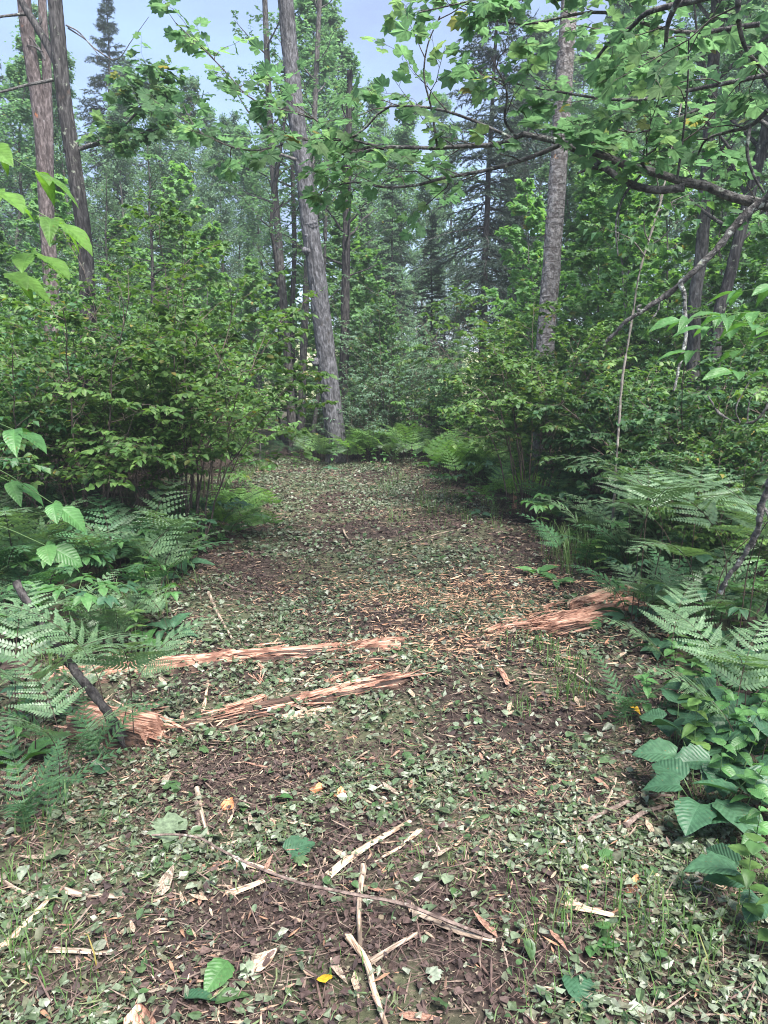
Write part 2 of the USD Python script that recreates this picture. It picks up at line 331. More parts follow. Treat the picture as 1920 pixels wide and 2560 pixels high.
leaf_look('bright_leaf', [(.105, .215, .040), (.120, .240, .046), (.095, .200, .042)], trans=.50, rough=.5, gain=1.0, veins=True, wilt=0)
leaf_look('grass', [(.050, .110, .030), (.070, .135, .036), (.100, .140, .060)], trans=.3)
bark_look('bark_maple', (.020, .019, .020), (.085, .080, .080), (34, 34, 6), patch=[((.22, .24, .19), .60, 11.0), ((.10, .07, .055), .66, 3.0)])
bark_look('bark_aspen', (.048, .047, .050), (.150, .148, .160), (30, 30, 9), patch=[((.22, .22, .22), .63, 5.0), ((.05, .045, .042), .64, 3.0)])
bark_look('bark_birch', (.11, .095, .09), (.28, .26, .25), (22, 22, 22), patch=[((.34, .17, .08), .63, 6.0), ((.09, .08, .08), .67, 4.0), ((.40, .39, .38), .64, 11.0)], band=(.075, .062, .058), low=.40, high=.58)
bark_look('bark_poplar', (.075, .058, .055), (.22, .18, .175), (30, 30, 10), patch=[((.40, .15, .07), .65, 3.5), ((.36, .34, .33), .64, 8.0)], low=.38, high=.62)
bark_look('bark_grey', (.05, .046, .045), (.16, .15, .145), (30, 30, 10), patch=[((.26, .26, .25), .62, 6.0)])
bark_look('bark_dark', (.018, .016, .017), (.085, .078, .075), (30, 30, 8))
bark_look('twig', (.030, .026, .024), (.095, .080, .070), (40, 40, 20), bump=.2)
bark_look('twig_pale', (.13, .115, .10), (.30, .27, .24), (40, 40, 20), bump=.2)
bark_look('limb', (.032, .030, .032), (.13, .125, .12), (30, 30, 30), patch=[((.32, .36, .30), .60, 16.0)])
bark_look('lichen', (.05, .046, .045), (.16, .15, .145), (30, 30, 30), patch=[((.36, .38, .35), .57, 26.0), ((.32, .34, .24), .62, 14.0)])
bark_look('lichen_pale', (.06, .058, .056), (.20, .20, .19), (40, 40, 40), patch=[((.42, .44, .41), .50, 30.0)])
bark_look('stalk', (.030, .022, .020), (.075, .050, .040), (30, 30, 10), bump=.1)
bark_look('green_stalk', (.060, .110, .040), (.11, .17, .07), (30, 30, 10), bump=.1)
bark_look('shrub_stem', (.055, .042, .036), (.16, .125, .105), (40, 40, 14), bump=.3)
wood_look('split_wood', [(.33, .165, .115), (.47, .275, .20), (.58, .40, .31)], (.07, .035, .026), scale=(4, 130, 130), bump=.8)
wood_look('pale_wood', [(.36, .26, .18), (.50, .385, .28), (.60, .49, .38)], (.15, .095, .065), scale=(6, 120, 120), bump=.7)
wood_look('orange_wood', [(.50, .20, .09), (.62, .30, .14), (.70, .42, .22)], (.14, .055, .025), scale=(5, 120, 120))
wood_look('dark_wood', [(.045, .028, .022), (.085, .052, .040), (.16, .095, .065)], (.018, .013, .012), scale=(4, 90, 90), bump=.9)
wood_look('stick_wood', [(.22, .165, .125), (.34, .27, .21), (.46, .385, .31)], (.085, .06, .045), scale=(10, 90, 90))
bark_look('brown_stick', (.060, .042, .036), (.20, .15, .13), (40, 40, 40), bump=.3, patch=[((.30, .27, .24), .62, 14.0)])
bit_look('leaf_bits', [(.060, .085, .040), (.088, .120, .064), (.040, .062, .030), (.17, .195, .135), (.070, .100, .050), (.115, .145, .088), (.050, .075, .034), (.24, .26, .20), (.085, .088, .050), (.13, .125, .085), (.045, .068, .038)], rough=.42, trans=.12, spec=.5)
bit_look('leaf_whole', [(.042, .085, .030), (.055, .105, .038), (.085, .13, .062), (.036, .075, .028), (.15, .19, .12), (.21, .24, .18)], rough=.38, trans=.15, spec=.5)
bit_look('fine_bits', [(.05, .035, .03), (.09, .07, .05), (.035, .028, .024), (.10, .12, .07), (.16, .125, .09), (.06, .075, .045), (.24, .19, .14), (.045, .05, .03)], rough=.85)
bit_look('dead_leaves', [(.045, .032, .027), (.065, .047, .038), (.035, .025, .022), (.09, .065, .05), (.05, .05, .03)], rough=.8)
bit_look('brown_bits', [(.048, .030, .027), (.072, .045, .040), (.036, .024, .023), (.115, .076, .066), (.055, .037, .034), (.03, .02, .02)], rough=.75, trans=.08)
bit_look('chip_bits', [(.30, .20, .14), (.20, .125, .09), (.38, .28, .20), (.15, .09, .065), (.30, .165, .10), (.46, .38, .29)], rough=.8)
bit_look('orange_bits', [(.46, .25, .15), (.55, .34, .22), (.38, .19, .11), (.62, .44, .30), (.30, .15, .09)], rough=.8)
bit_look('twig_bits', [(.07, .045, .04), (.12, .08, .068), (.22, .165, .13), (.05, .035, .03), (.09, .055, .046), (.15, .10, .085)], rough=.85)
bit_look('grass_bits', [(.060, .115, .042), (.10, .15, .06), (.18, .20, .10), (.045, .09, .035)], rough=.6, trans=.15)
bit_look('soil_bits', [(.040, .026, .022), (.055, .036, .030), (.030, .020, .018), (.075, .05, .042)], rough=.95)
bit_look('yellow_leaf', [(.55, .33, .02), (.60, .36, .03)], rough=.6, trans=.2)

# ------------------------------------------------------------------ ground, bank
def seams(a, b, fine, far, ratio=1.16):
    mid = np.arange(a, b + 1e-6, fine); lo, hi, d = [a], [b], fine
    while hi[-1] < far:
        d *= ratio; hi.append(hi[-1] + d)
    d = fine
    while lo[-1] > -far:
        d *= ratio; lo.append(lo[-1] - d)
    return np.concatenate([lo[:0:-1], mid, hi[1:]])
def ground_z(x, y):
    x, y = np.asarray(x, float), np.asarray(y, float)
    p = np.stack([x, y, 0 * x], -1)
    near = np.clip(1 - np.hypot(x, y - 8) / 30, 0, 1)
    z = (meshkit.fbm(p * .55, 3, 3) - .5) * .16 + (meshkit.fbm(p * 3.1, 3, 5) - .5) * .05 * (near > 0) + (meshkit.fbm(p * 11, 2, 8) - .5) * .028 * (near > .3)
    return z - .01
gx, gy = seams(-4.6, 4.6, .075, 240), seams(1.0, 16.5, .075, 240)
X, Y = np.meshgrid(gx, gy, indexing='ij')
nx, ny = X.shape
gv = np.stack([X, Y, ground_z(X, Y)], -1).reshape(-1, 3)
gi = np.arange(nx * ny).reshape(nx, ny)
gf = np.concatenate([np.stack([gi[:-1, :-1], gi[1:, :-1], gi[1:, 1:]], -1).reshape(-1, 3), np.stack([gi[:-1, :-1], gi[1:, 1:], gi[:-1, 1:]], -1).reshape(-1, 3)])
LOOK['soil'] = usdkit.material(stage, '/World/Looks/soil', {
    'g': ('geometry', {}), 'n': ('noise_texture', {'scale': 26.0, 'detail': 8.0, 'roughness': .7}), 'n2': ('noise_texture', {'scale': 1.1, 'detail': 4.0}),
    'n3': ('voronoi_texture', {'scale': 55.0, 'randomness': 1.0}),
    'r': ('rgb_ramp', {'ramp': [(.30, (.014, .010, .009)), (.48, (.034, .025, .022)), (.60, (.058, .043, .037)), (.72, (.12, .088, .07))]}),
    'g2': ('rgb_ramp', {'ramp': [(.30, (.050, .062, .034)), (.55, (.075, .080, .046)), (.7, (.13, .12, .08))]}),
    'f': ('map_range', {'from_min': .46, 'from_max': .58}), 'x': ('mix_color', {}),
    'b': ('bump', {'strength': .9, 'distance': .02}), 'p': ('principled_bsdf', {'roughness': .95, 'specular_ior_level': .15})},
    [('g.position', 'n.vector'), ('g.position', 'n2.vector'), ('n.fac', 'r.fac'), ('n.fac', 'g2.fac'), ('n2.fac', 'f.value'), ('f.result', 'x.fac'), ('r.color', 'x.a'), ('g2.color', 'x.b'),
     ('x.result', 'p.base_color'), ('n.fac', 'b.height'), ('b.normal', 'p.normal')], surface='p.BSDF')
mesh('/World', 'ground', (gv, gf), 'soil', smooth=True, label='forest floor of dark soil and shredded plants along the cleared path', cat='ground', kind='structure')

# the far bank seen between the trunks
bit = np.linspace(-75, 75, 76); by = np.linspace(0, 1, 24)
BX, BT = np.meshgrid(bit, by, indexing='ij')
BY = 44 + 26 * BT + 3 * np.sin(BX * .08)
BZ = 6.5 * BT ** .8 * (1 - .25 * np.sin(BX * .05 + 1)) + (meshkit.fbm(np.stack([BX, BY, 0 * BX], -1) * .2, 3, 4) - .5) * 1.2 - .4
bi = np.arange(BX.size).reshape(BX.shape)
bf = np.concatenate([np.stack([bi[:-1, :-1], bi[1:, :-1], bi[1:, 1:]], -1).reshape(-1, 3), np.stack([bi[:-1, :-1], bi[1:, 1:], bi[:-1, 1:]], -1).reshape(-1, 3)])
LOOK['bank'] = usdkit.material(stage, '/World/Looks/bank', {
    'g': ('geometry', {}), 'n': ('noise_texture', {'scale': .55, 'detail': 8.0, 'roughness': .65}),
    'r': ('rgb_ramp', {'ramp': [(.35, (.13, .17, .07)), (.5, (.22, .24, .11)), (.62, (.34, .30, .22)), (.75, (.42, .38, .33))]}), 'p': ('principled_bsdf', {'roughness': .95})},
    [('g.position', 'n.vector'), ('n.fac', 'r.fac'), ('r.color', 'p.base_color')], surface='p.BSDF')
mesh('/World', 'hill', (np.stack([BX, BY, BZ], -1).reshape(-1, 3), bf), 'bank', smooth=True, label='pale grassy bank rising beyond the woods, glimpsed between the trunks', cat='hill', kind='structure')

# ------------------------------------------------------------------ growing things
def bark_trunk(parent, name, path, rad, look, seed, k=44, n=240, kind='plates', deep=.016, rough=.06, flare=.3, label=None):
    """a trunk whose bark is cut by furrows; the cracks keep their darker colour"""
    t = np.linspace(0, 1, len(path)); q = np.linspace(0, 1, n); rad = np.interp(q, t, rad)
    path = spline(path, n); v, f = trunk_mesh(path, rad, k, seed, rough, flare)
    c = np.repeat(path, k, 0); a = np.tile(np.arange(k) * 2 * np.pi / k, n); h = v[:, 2]
    R = float(np.mean(rad)); p = np.stack([np.cos(a) * R, np.sin(a) * R, h], -1)
    if kind == 'plates': n1, n2, w1 = meshkit.noise(p * [24, 24, 3.2] + seed, seed), meshkit.noise(p * [11, 11, 9.0] + 3, seed + 2), .10
    elif kind == 'bands': n1, n2, w1 = meshkit.noise(p * [9, 9, 24] + seed, seed), meshkit.noise(p * [22, 22, 4] + 3, seed + 2), .075
    else: n1, n2, w1 = meshkit.noise(p * [34, 34, 6] + seed, seed), meshkit.noise(p * [18, 18, 12] + 3, seed + 2), .10
    fur = np.clip(np.maximum((w1 - np.abs(n1 - .5)) / w1, .75 * (.05 - np.abs(n2 - .5)) / .05), 0, 1) * np.clip(meshkit.fbm(p * 2.2, 2, seed + 9) * 2.4 - .35, .15, 1)
    v = c + (v - c) * (1 - deep / np.repeat(rad, k) * fur + deep * .7 / np.repeat(rad, k) * (meshkit.noise(p * [30, 30, 12], seed + 4) - .5))[:, None]
    mesh(parent, name, (v, f), look, smooth=True, furrow=fur, label=label)
def trunk_mesh(path, rad, k=14, seed=0, rough=.10, flare=0.0):
    n = len(path); rad = np.array(rad, float)
    if flare: rad = rad * (1 + flare * np.exp(-(path[:, 2] - path[0, 2]) / .25))
    v, f = tubes(path, rad, k)
    c = np.repeat(path, k, 0)
    q = v * [5, 5, 1.6] + seed * 3.7
    s = 1 + (meshkit.fbm(q, 3, seed) - .5) * 2 * rough + (meshkit.noise(v * [26, 26, 4], seed + 5) - .5) * rough * .9
    return c + (v - c) * s[:, None], f
def flat_part(tmpls, rng, spots, size, wide=1.0):
    s, ax, nr = spots
    return place_mixed(tmpls, rng, s, ax, nr, rng.uniform(.65, 1.2, len(s)) * size, wide)
def crown_parts(base, rng, trunk, rad, c0, c1, spread, n_br, n_sub, n_leaf, tmpls, size, bark, look, angle=58, lift=.10, shape=.7, sub_len=.34, bend=(-.15, .2), planar=.75, solo=0, off=0.0, k=4, twig_k=3, t_leaf=.25, tilt=.35, droop=.25):
    """branches, twigs and leaves on a trunk path"""
    idx, t, s, d = subs(trunk[None], n_br, c0, c1, rng, angle, lift, planar=0.0)
    az = np.arange(n_br) * 2.399 + rng.uniform(0, .8, n_br)
    el = np.radians(rng.normal(90 - angle, 9, n_br)) + .35 * (t - c0) / max(c1 - c0, 1e-6)
    d = np.stack([np.cos(az) * np.cos(el), np.sin(az) * np.cos(el), np.sin(el)], -1)
    u = (t - c0) / max(c1 - c0, 1e-6)
    L = spread * np.clip(1 - u, .06, 1) ** shape * np.clip(.45 + 2.2 * u, .45, 1) * rng.uniform(.65, 1.15, n_br)
    br = curved(s, d, L, rng.uniform(*bend, n_br), 7, rng, .018)
    r_at = np.interp(t, np.linspace(0, 1, len(rad)), rad)
    rb = np.minimum(r_at * .42, .012 + L * .011)[:, None] * np.linspace(1, .22, 7)
    i2, t2, s2, d2 = subs(br, n_sub, .18, 1.0, rng, 48, .03, planar)
    L2 = np.repeat(L, n_sub) * sub_len * (1.15 - .65 * t2) * rng.uniform(.6, 1.2, len(s2)) + size * 1.5
    tw = curved(s2, d2, L2, rng.uniform(-.25, .12, len(s2)), 5, rng, .03)
    r2 = (.0028 + L2 * .0045)[:, None] * np.linspace(1, .35, 5)
    mesh(base, 'branches', join([tubes(br, rb, k), tubes(tw, r2, twig_k)]), bark, smooth=True, kind='stuff')
    spots = leaf_spots(tw, n_leaf, t_leaf, rng, off=off, tilt=tilt, droop=droop)
    if solo:
        s3, ax, nr = spots
        pick = np.argsort(s3[:, 1])[:solo] if solo > 0 else []
        keep = np.ones(len(s3), bool); keep[pick] = False
        sz = rng.uniform(.65, 1.2, len(s3)) * size
        mesh(base, 'foliage', place_mixed(tmpls, rng, s3[keep], ax[keep], nr[keep], sz[keep]), look, kind='stuff')
        for j in pick:
            mesh(base, 'leaf', place(tmpls[j % len(tmpls)], s3[j:j + 1], ax[j:j + 1], nr[j:j + 1], sz[j]), look)
    else:
        mesh(base, 'foliage', flat_part(tmpls, rng, spots, size), look, kind='stuff')
    return br, tw
def wobble(rng, H, n=14, amp=.012, lean=(0, 0)):
    t = np.linspace(0, 1, n)[:, None]
    w = np.cumsum(rng.normal(0, amp, (n, 2)), 0) * H; w -= w[:1]
    return np.hstack([w * t + np.array(lean) * H * t, H * t])
def broad_class(name, seed, H, c0, spread, r0, n_br, n_sub, n_leaf, tmpls, size, bark, look, **kw):
    rng = np.random.default_rng(seed); c = proto(name)
    path = wobble(rng, H); rad = r0 * np.linspace(1, .12, len(path))
    mesh(c, 'trunk', trunk_mesh(path, rad, 8, seed, .06), bark, smooth=True)
    crown_parts(c, rng, path, rad, c0, 1.0, spread, n_br, n_sub, n_leaf, tmpls, size, bark, look, **kw)
    return c
def conifer_class(name, seed, H, R, live, r0, look, bark='bark_dark', dens=1.0, step=.34, per=5, sag=-.12, lateral=11, spike=.055, n_sp=13, wide=.16, dead=True, thin=1.0):
    rng = np.random.default_rng(seed); c = proto(name)
    path = wobble(rng, H, 16, .004); rad = r0 * np.linspace(1, .08, 16)
    mesh(c, 'trunk', trunk_mesh(path, rad, 8, seed, .05), bark, smooth=True)
    zs = np.repeat(np.arange(live * H, H * .985, step), per); n = len(zs)
    zs = zs + rng.uniform(-.12, .12, n); az = rng.uniform(0, 2 * np.pi, n)
    u = np.clip((zs - live * H) / (H * (1 - live)), 0, 1)
    L = R * (1 - u) ** .85 * rng.uniform(.55, 1.15, n) * np.clip(.55 + 2.5 * u, 0, 1) + .12
    el = np.radians(-12 + 45 * u ** 1.5 + rng.normal(0, 7, n))
    d = np.stack([np.cos(az) * np.cos(el), np.sin(az) * np.cos(el), np.sin(el)], -1)
    s, _ = along(path[None], np.zeros(n, int), np.clip(zs / H, 0, 1))
    br = curved(s, d, L, rng.uniform(sag - .1, sag + .2, n), 6, rng, .012)
    rb = (.004 + .011 * L)[:, None] * np.linspace(1, .2, 6)
    i2, t2, s2, d2 = subs(br, lateral, .12, 1.0, rng, 52, -.05, .85)
    L2 = np.repeat(L, lateral) * .42 * (1.1 - .8 * t2) * rng.uniform(.5, 1.2, len(s2)) + .05
    tw = curved(s2, d2, L2, rng.uniform(-.3, .05, len(s2)), 4, rng, .02)
    mesh(c, 'branches', join([tubes(br, rb, 3)]), bark, smooth=True, kind='stuff')
    k = np.maximum(4, (n_sp * dens * L2 / L2.mean()).astype(int)); idx = np.repeat(np.arange(len(tw)), k)
    p, tg = along(tw, idx, rng.uniform(0, 1, len(idx)))
    ax = unit(tg * .9 + rng.normal(0, .5, p.shape)); nr = unit(rng.normal(0, 1, p.shape) + Z * .6)
    mesh(c, 'needles', place(NEEDLE, p, ax, nr, spike * rng.uniform(.6, 1.3, len(p)), wide / .1 * thin), look, kind='stuff')
    if dead:
        zd = rng.uniform(.03 * H, live * H + 1.0, 42); az = rng.uniform(0, 2 * np.pi, 42); e = np.radians(rng.normal(-8, 14, 42))
        dd = np.stack([np.cos(az) * np.cos(e), np.sin(az) * np.cos(e), np.sin(e)], -1)
        s, _ = along(path[None], np.zeros(42, int), zd / H)
        L = R * rng.uniform(.3, .75, 42); b = curved(s, dd, L, rng.uniform(-.2, .1, 42), 6, rng, .02)
        i3, t3, s3, d3 = subs(b, 9, .2, 1, rng, 50, -.1, .6)
        t4 = curved(s3, d3, np.repeat(L, 9) * .34 * rng.uniform(.3, 1, len(s3)), -.25, 4, rng, .03)
        mesh(c, 'dead_branches', join([tubes(b, .011 * np.linspace(1, .25, 6) * np.ones((42, 1)), 3), tubes(t4, .0035 * np.linspace(1, .5, 4) * np.ones((len(t4), 1)), 3)]), 'bark_grey', smooth=True, kind='stuff')
    return c
def shrub_into(base, seed, n_stem, H, R, n_lat, n_twig, n_leaf, size, tmpls, look, bark='shrub_stem', r0=.011, lat0=.36, lat_len=.30, solo=0, leans=None, root=.22, front=(0, -1)):
    rng = np.random.default_rng(seed)
    az = np.arange(n_stem) * 2.399 + rng.uniform(0, 1, n_stem); q = np.sqrt(rng.uniform(0, 1, n_stem))
    out = np.stack([np.cos(az), np.sin(az), 0 * az], -1)
    if leans is not None: out = unit(out + np.array([leans[0], leans[1], 0]))
    h = H * rng.uniform(.48, 1.10, n_stem) * (1 - .25 * q); t = np.linspace(0, 1, 12)[None, :, None]
    p = out[:, None] * (root * q[:, None, None] + R * q[:, None, None] * t ** 1.7) + Z * h[:, None, None] * (t - .06 * t ** 3)
    w = np.cumsum(rng.normal(0, .012, p.shape), 1); w -= w[:, :1]; p = p + w * H * .5
    rs = r0 * rng.uniform(.6, 1.2, n_stem)[:, None] * np.linspace(1, .25, 12)
    for i in range(n_stem):
        mesh(base, 'stem', tubes(p[i:i + 1], rs[i:i + 1], 6), bark, smooth=True)
    i1, t1, s1, d1 = subs(p, n_lat, lat0, 1.0, rng, 55, .05, .25)
    d1[:, 2] = np.clip(d1[:, 2], -.1, .75); d1 = unit(d1)
    L1 = H * lat_len * (1.15 - .7 * t1) * rng.uniform(.55, 1.2, len(s1))
    la = curved(s1, d1, L1, rng.uniform(-.2, .12, len(s1)), 6, rng, .025)
    i2, t2, s2, d2 = subs(la, n_twig, .2, 1.0, rng, 48, .0, .92)
    L2 = np.repeat(L1, n_twig) * .42 * (1.1 - .6 * t2) * rng.uniform(.5, 1.2, len(s2)) + size
    tw = curved(s2, d2, L2, rng.uniform(-.25, .05, len(s2)), 5, rng, .03)
    mesh(base, 'twigs', join([tubes(la, (.002 + .0032 * L1)[:, None] * np.linspace(1, .3, 6), 4), tubes(tw, (.0013 + .0018 * L2)[:, None] * np.linspace(1, .4, 5), 3)]), bark, smooth=True, kind='stuff')
    S = [leaf_spots(tw, n_leaf, .15, rng, tilt=.30, droop=.28), leaf_spots(la, max(2, n_leaf // 2), .3, rng, tilt=.30, droop=.28)]
    s, ax, nr = (np.vstack([a[i] for a in S]) for i in range(3))
    sz = size * rng.uniform(.55, 1.2, len(s)); keep = np.ones(len(s), bool)
    if solo:
        pick = np.argsort(s[:, 1] * 1.0 - 6 * sz)[:solo * 2:2]; keep[pick] = False
        for j in pick: mesh(base, 'leaf', place(tmpls[j % len(tmpls)], s[j:j + 1], ax[j:j + 1], nr[j:j + 1], sz[j]), look)
    mesh(base, 'foliage', place_mixed(tmpls, rng, s[keep], ax[keep], nr[keep], sz[keep]), look, kind='stuff')

# ferns
PINNULE = (np.array([[0, -.16, 0], [0, .16, 0], [.55, -.15, .03], [.55, .13, .03], [1, 0, -.02]], float), np.array([[0, 2, 3], [0, 3, 1], [2, 4, 3]]))
def pinna_geo(L, n, w, rng, tip=.12, droop=.2, angle=62, lobed=0):
    x = (np.arange(n) + .6) / n
    prof = np.clip(np.minimum(1, .55 + 4 * x) * (1 - x) ** .75 + tip * (1 - x), .06, 1)
    pos, ax, sz = [], [], []
    for s in (-1, 1):
        a = np.radians(angle) * (1 - .25 * x)
        pos.append(np.stack([x * L, 0 * x + s * .0008, -droop * L * x ** 2], -1))
        ax.append(np.stack([np.cos(a), s * np.sin(a), -.12 + rng.normal(0, .06, n)], -1)); sz.append(w * prof * rng.uniform(.9, 1.1, n))
    pos, ax, sz = np.vstack(pos), np.vstack(ax), np.concatenate(sz)
    nr = np.tile([0, 0, 1.0], (len(pos), 1)) + rng.normal(0, .08, (len(pos), 3))
    wide = np.clip(L / n * 2.6 / sz, .5, 2.6)
    g = place(PINNULE, pos, ax, nr, sz, wide)
    t = np.linspace(0, 1, 4)
    mid = np.stack([t * L, 0 * t, -droop * L * t ** 2 + .0012], -1)
    return join([g, tubes(mid, np.linspace(.0016, .0006, 4), 3)])
def frond_geo(rng, stipe, blade, n_pair, L0, kind, el0=80, el1=5, az=0.0, droop=.2, dens=16, w=.024):
    """rachis path and the pinnae of one frond, growing from the origin"""
    n = 16; t = np.linspace(0, 1, n); tot = stipe + blade
    e = np.radians(el0 + (el1 - el0) * np.clip((t * tot - stipe * .55) / (tot - stipe * .55), 0, 1) ** .8)
    step = tot / (n - 1)
    h = np.concatenate([[0], np.cumsum(np.cos(e) * step)[:-1]]); z = np.concatenate([[0], np.cumsum(np.sin(e) * step)[:-1]])
    bend = rng.normal(0, .12); azs = az + bend * t
    path = np.stack([h * np.cos(azs), h * np.sin(azs), z], -1)
    out = []
    for i in range(n_pair):
        u = (i + .2) / n_pair; tt = (stipe + blade * u) / tot
        p, tg = along(path[None], np.zeros(1, int), np.array([min(tt, .999)]))
        if kind == 'bracken': L = L0 * (1 - u) ** .9 * (1.0 if i else .95) + .012
        else: L = L0 * min(1, .35 + 2.2 * u) * (1 - u) ** .7 + .012
        up = unit(np.cross(side_of(tg), tg))
        for s in (-1, 1):
            a = np.radians(rng.normal(66 - 22 * u, 4))
            ax = unit(tg * np.cos(a) + s * np.sin(a) * side_of(tg) * 1.0 + up * rng.normal(.05, .08))
            k = max(5, int(dens * (.35 + .65 * L / L0)))
            g = pinna_geo(L, k, w * (.55 + .45 * L / L0) * (1.5 if kind == 'bracken' and i == 0 else 1), rng, droop=droop * rng.uniform(.6, 1.3))
            x = ax[0]; zz = unit(up[0] - x * (up[0] @ x)); y = np.cross(zz, x)
            out.append((p[0] + g[0][:, :1] * x + g[0][:, 1:2] * y + g[0][:, 2:3] * zz, g[1]))
    return path, out
def fern_class(name, seed, n_frond, look, stipe=.4, blade=.55, n_pair=11, L0=.26, kind='bracken', el0=82, el1=-8, split=True, dens=16, w=.026, stalk='stalk', az=None, r=.0035, spread=.06):
    rng = np.random.default_rng(seed); c = proto(name)
    for i in range(n_frond):
        s = rng.uniform(.75, 1.1); a = (az[i] if az else i * 2.399 + rng.uniform(-.4, .4))
        path, pin = frond_geo(rng, stipe * s, blade * s, n_pair, L0 * s, kind, rng.normal(el0, 5), rng.normal(el1, 10), a, dens=dens, w=w)
        o = np.append(rng.normal(0, spread, 2), 0); path = path + o
        pin = [(v + o, f) for v, f in pin]
        rr = r * np.linspace(1, .2, len(path))
        if split:
            fr = c + '/' + numbered(c, 'frond'); UsdGeom.Xform.Define(stage, fr)
            mesh(fr, 'rachis', tubes(path, rr, 5), stalk, smooth=True)
            for g in pin: mesh(fr, 'pinna', g, look)
        else:
            mesh(c, 'frond', join(pin), look)
            mesh(c, 'stalk', tubes(path, rr, 4), stalk, smooth=True)
    return c

# low leafy plants
def big_leaf(L, W, fold=.12, droop=.35, tooth=.05, seed=0, heart=0.0, n=9):
    r = np.random.default_rng(seed)
    t = np.linspace(0, 1, n + 2)[1:-1]
    h = W * np.sin(np.pi * t ** .72) ** .85 * (1 + tooth * np.where(np.arange(n) % 2, 1, -1)) * r.uniform(.95, 1.05, n)
    v, f, last = [[0, 0, 0]], [], None
    for i, (a, b) in enumerate(zip(t, h)):
        z = -droop * a * a; k = len(v); back = heart * W * max(0, 1 - a * 4)
        for s in (-1, -.5, 0, .5, 1):
            v.append([a - back * abs(s), s * b, z + fold * abs(s) * b * 2 + r.normal(0, .012) * (s != 0) + (.025 if abs(s) == .5 else 0)])
        if last is None: f += [[0, k + j, k + j + 1] for j in range(4)]
        else:
            for j in range(4): f += [[last + j, k + j, k + j + 1], [last + j, k + j + 1, last + j + 1]]
        last = k
    k = len(v); v.append([1, 0, -droop]); f += [[last + j, k, last + j + 1] for j in range(4)]
    return np.array(v, float) * L, np.array(f)
BIG = [big_leaf(1, .36, .10, .30, .03, 1), big_leaf(1, .30, .22, .5, .02, 2), big_leaf(1, .42, .06, .2, .06, 3)]
HEART = [big_leaf(1, .46, .10, .35, .08, 4, .55), big_leaf(1, .42, .18, .2, .07, 5, .5)]
BROAD = [big_leaf(1, .24, .20, .55, .0, 6), big_leaf(1, .27, .10, .35, .0, 7)]
def put_leaf(base, tm, p, ax, nr, size, look, wide=1.0):
    mesh(base, 'leaf', place(tm, p[None], unit(ax)[None], unit(nr)[None], size, wide), look, smooth=True, uv=np.array(tm[0])[:, :2])
def sprig_class(name, seed, look, n_pair=5, H=.45, size=.09, tm=BIG, stalk='green_stalk', lean=.25):
    """an upright stalk with opposite leaves"""
    rng = np.random.default_rng(seed); c = proto(name)
    p = curved(np.zeros((1, 3)), unit(np.array([[lean * rng.normal(), lean * rng.normal(), 1.0]])), np.array([H]), np.array([-.08]), 8, rng, .01)
    mesh(c, 'stalk', tubes(p, .0028 * np.linspace(1, .45, 8)[None], 5), stalk, smooth=True)
    for i in range(n_pair):
        q, tg = along(p, np.zeros(1, int), np.array([.35 + .64 * i / max(n_pair - 1, 1)])); a = i * 1.57 + rng.normal(0, .3)
        for s in (0, np.pi):
            d = np.array([np.cos(a + s), np.sin(a + s), rng.uniform(-.05, .35)])
            put_leaf(c, tm[rng.integers(len(tm))], q[0], d, Z + rng.normal(0, .15, 3) + .1 * tg[0], size * rng.uniform(.7, 1.15) * (1 - .25 * i / n_pair), look)
    return c
def sarsa_class(name, seed, look, H=.34, size=.10, arms=3, leaflets=5, stalk='green_stalk'):
    rng = np.random.default_rng(seed); c = proto(name)
    top = np.array([rng.normal(0, .03), rng.normal(0, .03), H])
    P_ = [spline([[0, 0, 0], top * [.4, .4, .5], top], 6)]
    for i in range(arms):
        a = i * 2 * np.pi / arms + rng.normal(0, .2); d = np.array([np.cos(a), np.sin(a), .35])
        e = top + d * H * .5; P_.append(spline([top, top + d * H * .25 + Z * .02, e], 6))
        for j in range(leaflets):
            b = a + (j - (leaflets - 1) / 2) * .95
            put_leaf(c, BIG[rng.integers(len(BIG))], e - d * .02 * abs(j - leaflets // 2), np.array([np.cos(b), np.sin(b), rng.uniform(-.2, .1)]), Z + rng.normal(0, .15, 3), size * rng.uniform(.8, 1.15) * (1 - .1 * abs(j - leaflets // 2)), look)
    mesh(c, 'stalk', tubes(np.array(P_), .0024 * np.linspace(1, .6, 6)[None] * np.ones((len(P_), 1)), 5), stalk, smooth=True)
    return c
def rosette_class(name, seed, look, n=6, size=.20, tm=BROAD, H=.05, stalk='green_stalk', el=(.2, 1.0)):
    """leaves on long stalks from one root"""
    rng = np.random.default_rng(seed); c = proto(name)
    for i in range(n):
        a = i * 2.399 + rng.normal(0, .3); e = rng.uniform(*el); d = np.array([np.cos(a), np.sin(a), e])
        s = np.array([np.cos(a) * .01, np.sin(a) * .01, 0]); q = s + np.array([np.cos(a) * .5, np.sin(a) * .5, 1.0]) * H * rng.uniform(.6, 1.2)
        if H > .06: mesh(c, 'stalk', tubes(spline([s, (s + q) / 2 + Z * .02, q], 5), .0024 * np.linspace(1, .7, 5), 5), stalk, smooth=True)
        put_leaf(c, tm[rng.integers(len(tm))], q, d * [1, 1, .4 if H > .06 else 1], Z + rng.normal(0, .22, 3) - .2 * d, size * rng.uniform(.7, 1.15), look)
    return c
